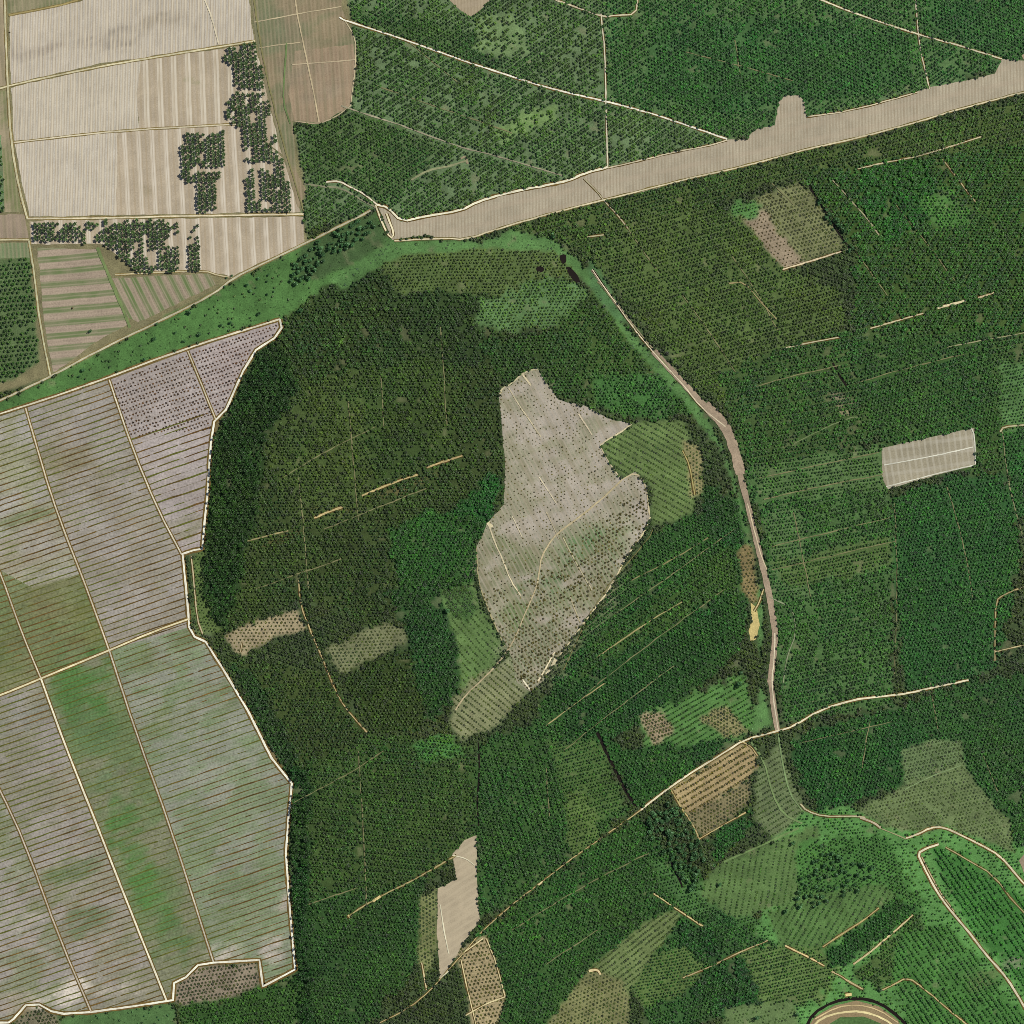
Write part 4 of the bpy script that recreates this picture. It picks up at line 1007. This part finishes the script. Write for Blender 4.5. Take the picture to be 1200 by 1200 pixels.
LONE = [(98,434,4.6,"round dark green tree alone in the grass strip above the ribbed field's second road"),
        (93,441,3.0,"small dark tree just below the round tree in the grass strip"),
        (106,388,4.0,"green tree at the lower right corner of the striped pink and green field"),
        (222,366,5.0,"broad tree in the grass strip below the fan-striped plot"),
        (234,392,4.4,"dark tree on the lower edge of the grass strip above the dotted palm rows"),
        (216,400,3.6,"small tree touching the pale field road below the grass strip"),
        (184,380,3.6,"small tree beside the grey track on the upper edge of the grass strip"),
        (206,390,3.0,"bushy small tree in the middle of the grass strip left of the dark edge tree"),
        (181,397,5.0,"dark tree in the widest green part of the grass strip"),
        (352,364,6.0,"largest round tree, standing in the grass above the dark palm block"),
        (259,381,3.4,"tree in a row along the lower side of the grass strip, above the palm triangle"),
        (270,378,4.0,"dark tree above the middle of the triangular plot of palm rows"),
        (304,368,4.2,"tree just above the tip of the triangular plot of palm rows"),
        (169,421,4.2,"lowest dark tree of the grass strip beside the pale field road"),
        (290,334,4.0,"lone tree high in the grass strip near the grey track"),
        (866,802,6.5,"big dark round tree in the green plot left of the causeway"),
        (868,788,4.5,"smaller dark tree just above the big round one left of the causeway"),
        (930,988,5.0,"dark tree alone on the pale green meadow below the branching tracks"),
        (524,716,6.0,"round dark green bush tree at the left corner of the light green plot"),
        (888,1192,5.0,"dark tree on the small meadow left of the ring road"),
        (648,276,6.0,"dark green tree where the grass band meets the plantation below the long pale strip"),
        (934,1188,4.4,"small tree on the meadow just left of the ring road's bend"),
        (844,1036,4.6,"tree on the left end of the meadow beside the dark wood")]
for i, (x, y, R, lab) in enumerate(LONE):
    single("broadleaf_tree", "", "", TREE_CROWNS[i % 6], TREE_TRUNK, x, y, R * 1.3, 1.1, lab, "tree")
single("bush", "", "", BUSH_CROWNS[0], TREE_TRUNK, 85, 361, 3.6, .8, "round brown bush on the striped pink and green field", "bush")
single("bush", "", "", BUSH_CROWNS[1], TREE_TRUNK, 11, 38, 3.0, .8, "small brown bush beside the track at the corner of the upper pale field", "bush")
def wood(poly, sp, R, lab, grp, pr=.9):
    x, y = lattice(min(p[0] for p in poly), min(p[1] for p in poly), max(p[0] for p in poly), max(p[1] for p in poly), sp, 17)
    x = x + RNG.normal(0, sp * .2, len(x)); y = y + RNG.normal(0, sp * .2, len(y))
    k = inside(poly, x, y) & (RNG.random(len(x)) < pr) & ~ROADS[ridx(x, y)]
    for i, (a, b) in enumerate(zip(x[k], y[k])):
        single("broadleaf_tree", "", "", TREE_CROWNS[i % 6], TREE_TRUNK, a, b, R * RNG.normal(1, .2), .95, lab, "tree", grp)
    return int(k.sum())
nw = 0
nw += wood([(340,318),(362,290),(400,268),(438,252),(446,264),(420,286),(385,300),(360,330),(344,338)], 6.2, 6.4, "dark tree of the narrow wood beside the grey track where the long pale strip ends", "trees of the narrow wood by the grey track", .85)
nw += wood([(752,962),(775,940),(800,946),(815,970),(826,990),(828,1030),(812,1046),(796,1030),(785,1008),(768,990)], 7.0, 7.0, "bluish green tree of the small wood between the bare palm plot and the meadow", "trees of the small bluish wood", .85)
nw += wood([(948,208),(960,222),(982,258),(1000,290),(994,296),(975,268),(955,232)], 6.4, 6.2, "dark tree in the narrow row along the right side of the sparse square palm plot", "trees of the row beside the square palm plot", .95)
nw += wood([(946,1010),(962,990),(1000,1000),(1030,1015),(1020,1040),(985,1050),(940,1072),(905,1080),(925,1050)], 8.0, 6.0, "dark tree of the broken wood between the meadow and the ladder-striped green plot", "trees of the broken wood", .7)
nw += wood([(250,330),(300,306),(340,320),(330,350),(290,352)], 11, 3.6, "small tree scattered in the grass strip left of the narrow wood", "scattered small trees of the grass strip", .6)
print("broadleaf trees", nw, "grove palms", len(g1), len(g2), len(g3), "plantation", len(PM), len(PY), len(Y_ROWS))

#@STUFF
tag(scatter_mesh("palm_plantation", T_mature, PM[:, 0], PM[:, 1], PM[:, 2], PM[:, 3], PM[:, 4:7], M_leaf),
    "dense rows of mature oil palms covering most of the land", "palm plantation", None, "stuff")
gg = g3; n = len(gg)
extra = np.column_stack([gg, RNG.normal(5.6, .6, n), np.full(n, .85), albedo(np.tile(np.array([60, 82, 40.]), (n, 1)) * RNG.normal(1, .15, (n, 1)))])
tag(scatter_mesh("palm_grove", T_mature, extra[:, 0], extra[:, 1], extra[:, 2], extra[:, 3], extra[:, 4:7], M_leaf),
    "dark rows of tall palms along the lower edge of the pale fields", "palm grove", None, "stuff")
YY = np.concatenate([PY, Y_ROWS, REST])
tag(scatter_mesh("young_palm_planting", T_young, YY[:, 0], YY[:, 1], YY[:, 2], YY[:, 3], YY[:, 4:7], M_leaf),
    "low young palms planted in rows on the lighter plots", "young planting", None, "stuff")
# rough undergrowth in the grass corridors
def clump(rng):
    v, q = leaf_crown(rng, 16, h=.35)
    return v, q, np.zeros(len(v), bool)
T_clump = [clump(rt) for _ in range(8)]
gidx = [i for i, z in enumerate(ZN) if z['wild']]
x = RNG.random(90000) * 1290 - 45; y = RNG.random(90000) * 1290 - 45
k = np.isin(ZONE[ridx(x, y)], gidx) & ~BLOCK[ridx(x, y)] & (fbm(x, y, 13, 41) > .40)
x, y = x[k], y[k]
t = albedo(np.array([80, 112, 62.]) * RNG.normal(1, .28, (len(x), 1)).clip(.4, 1.8) * (1 + .5 * (fbm(x, y, 30, 43) - .5))[:, None])
tag(scatter_mesh("undergrowth", T_clump, x, y, RNG.normal(2.6, .8, len(x)).clip(1, 5), np.full(len(x), .8), t, M_leaf),
    "rough green ferns and scrub along the old river bend", "undergrowth", None, "stuff")
print("undergrowth", len(x))
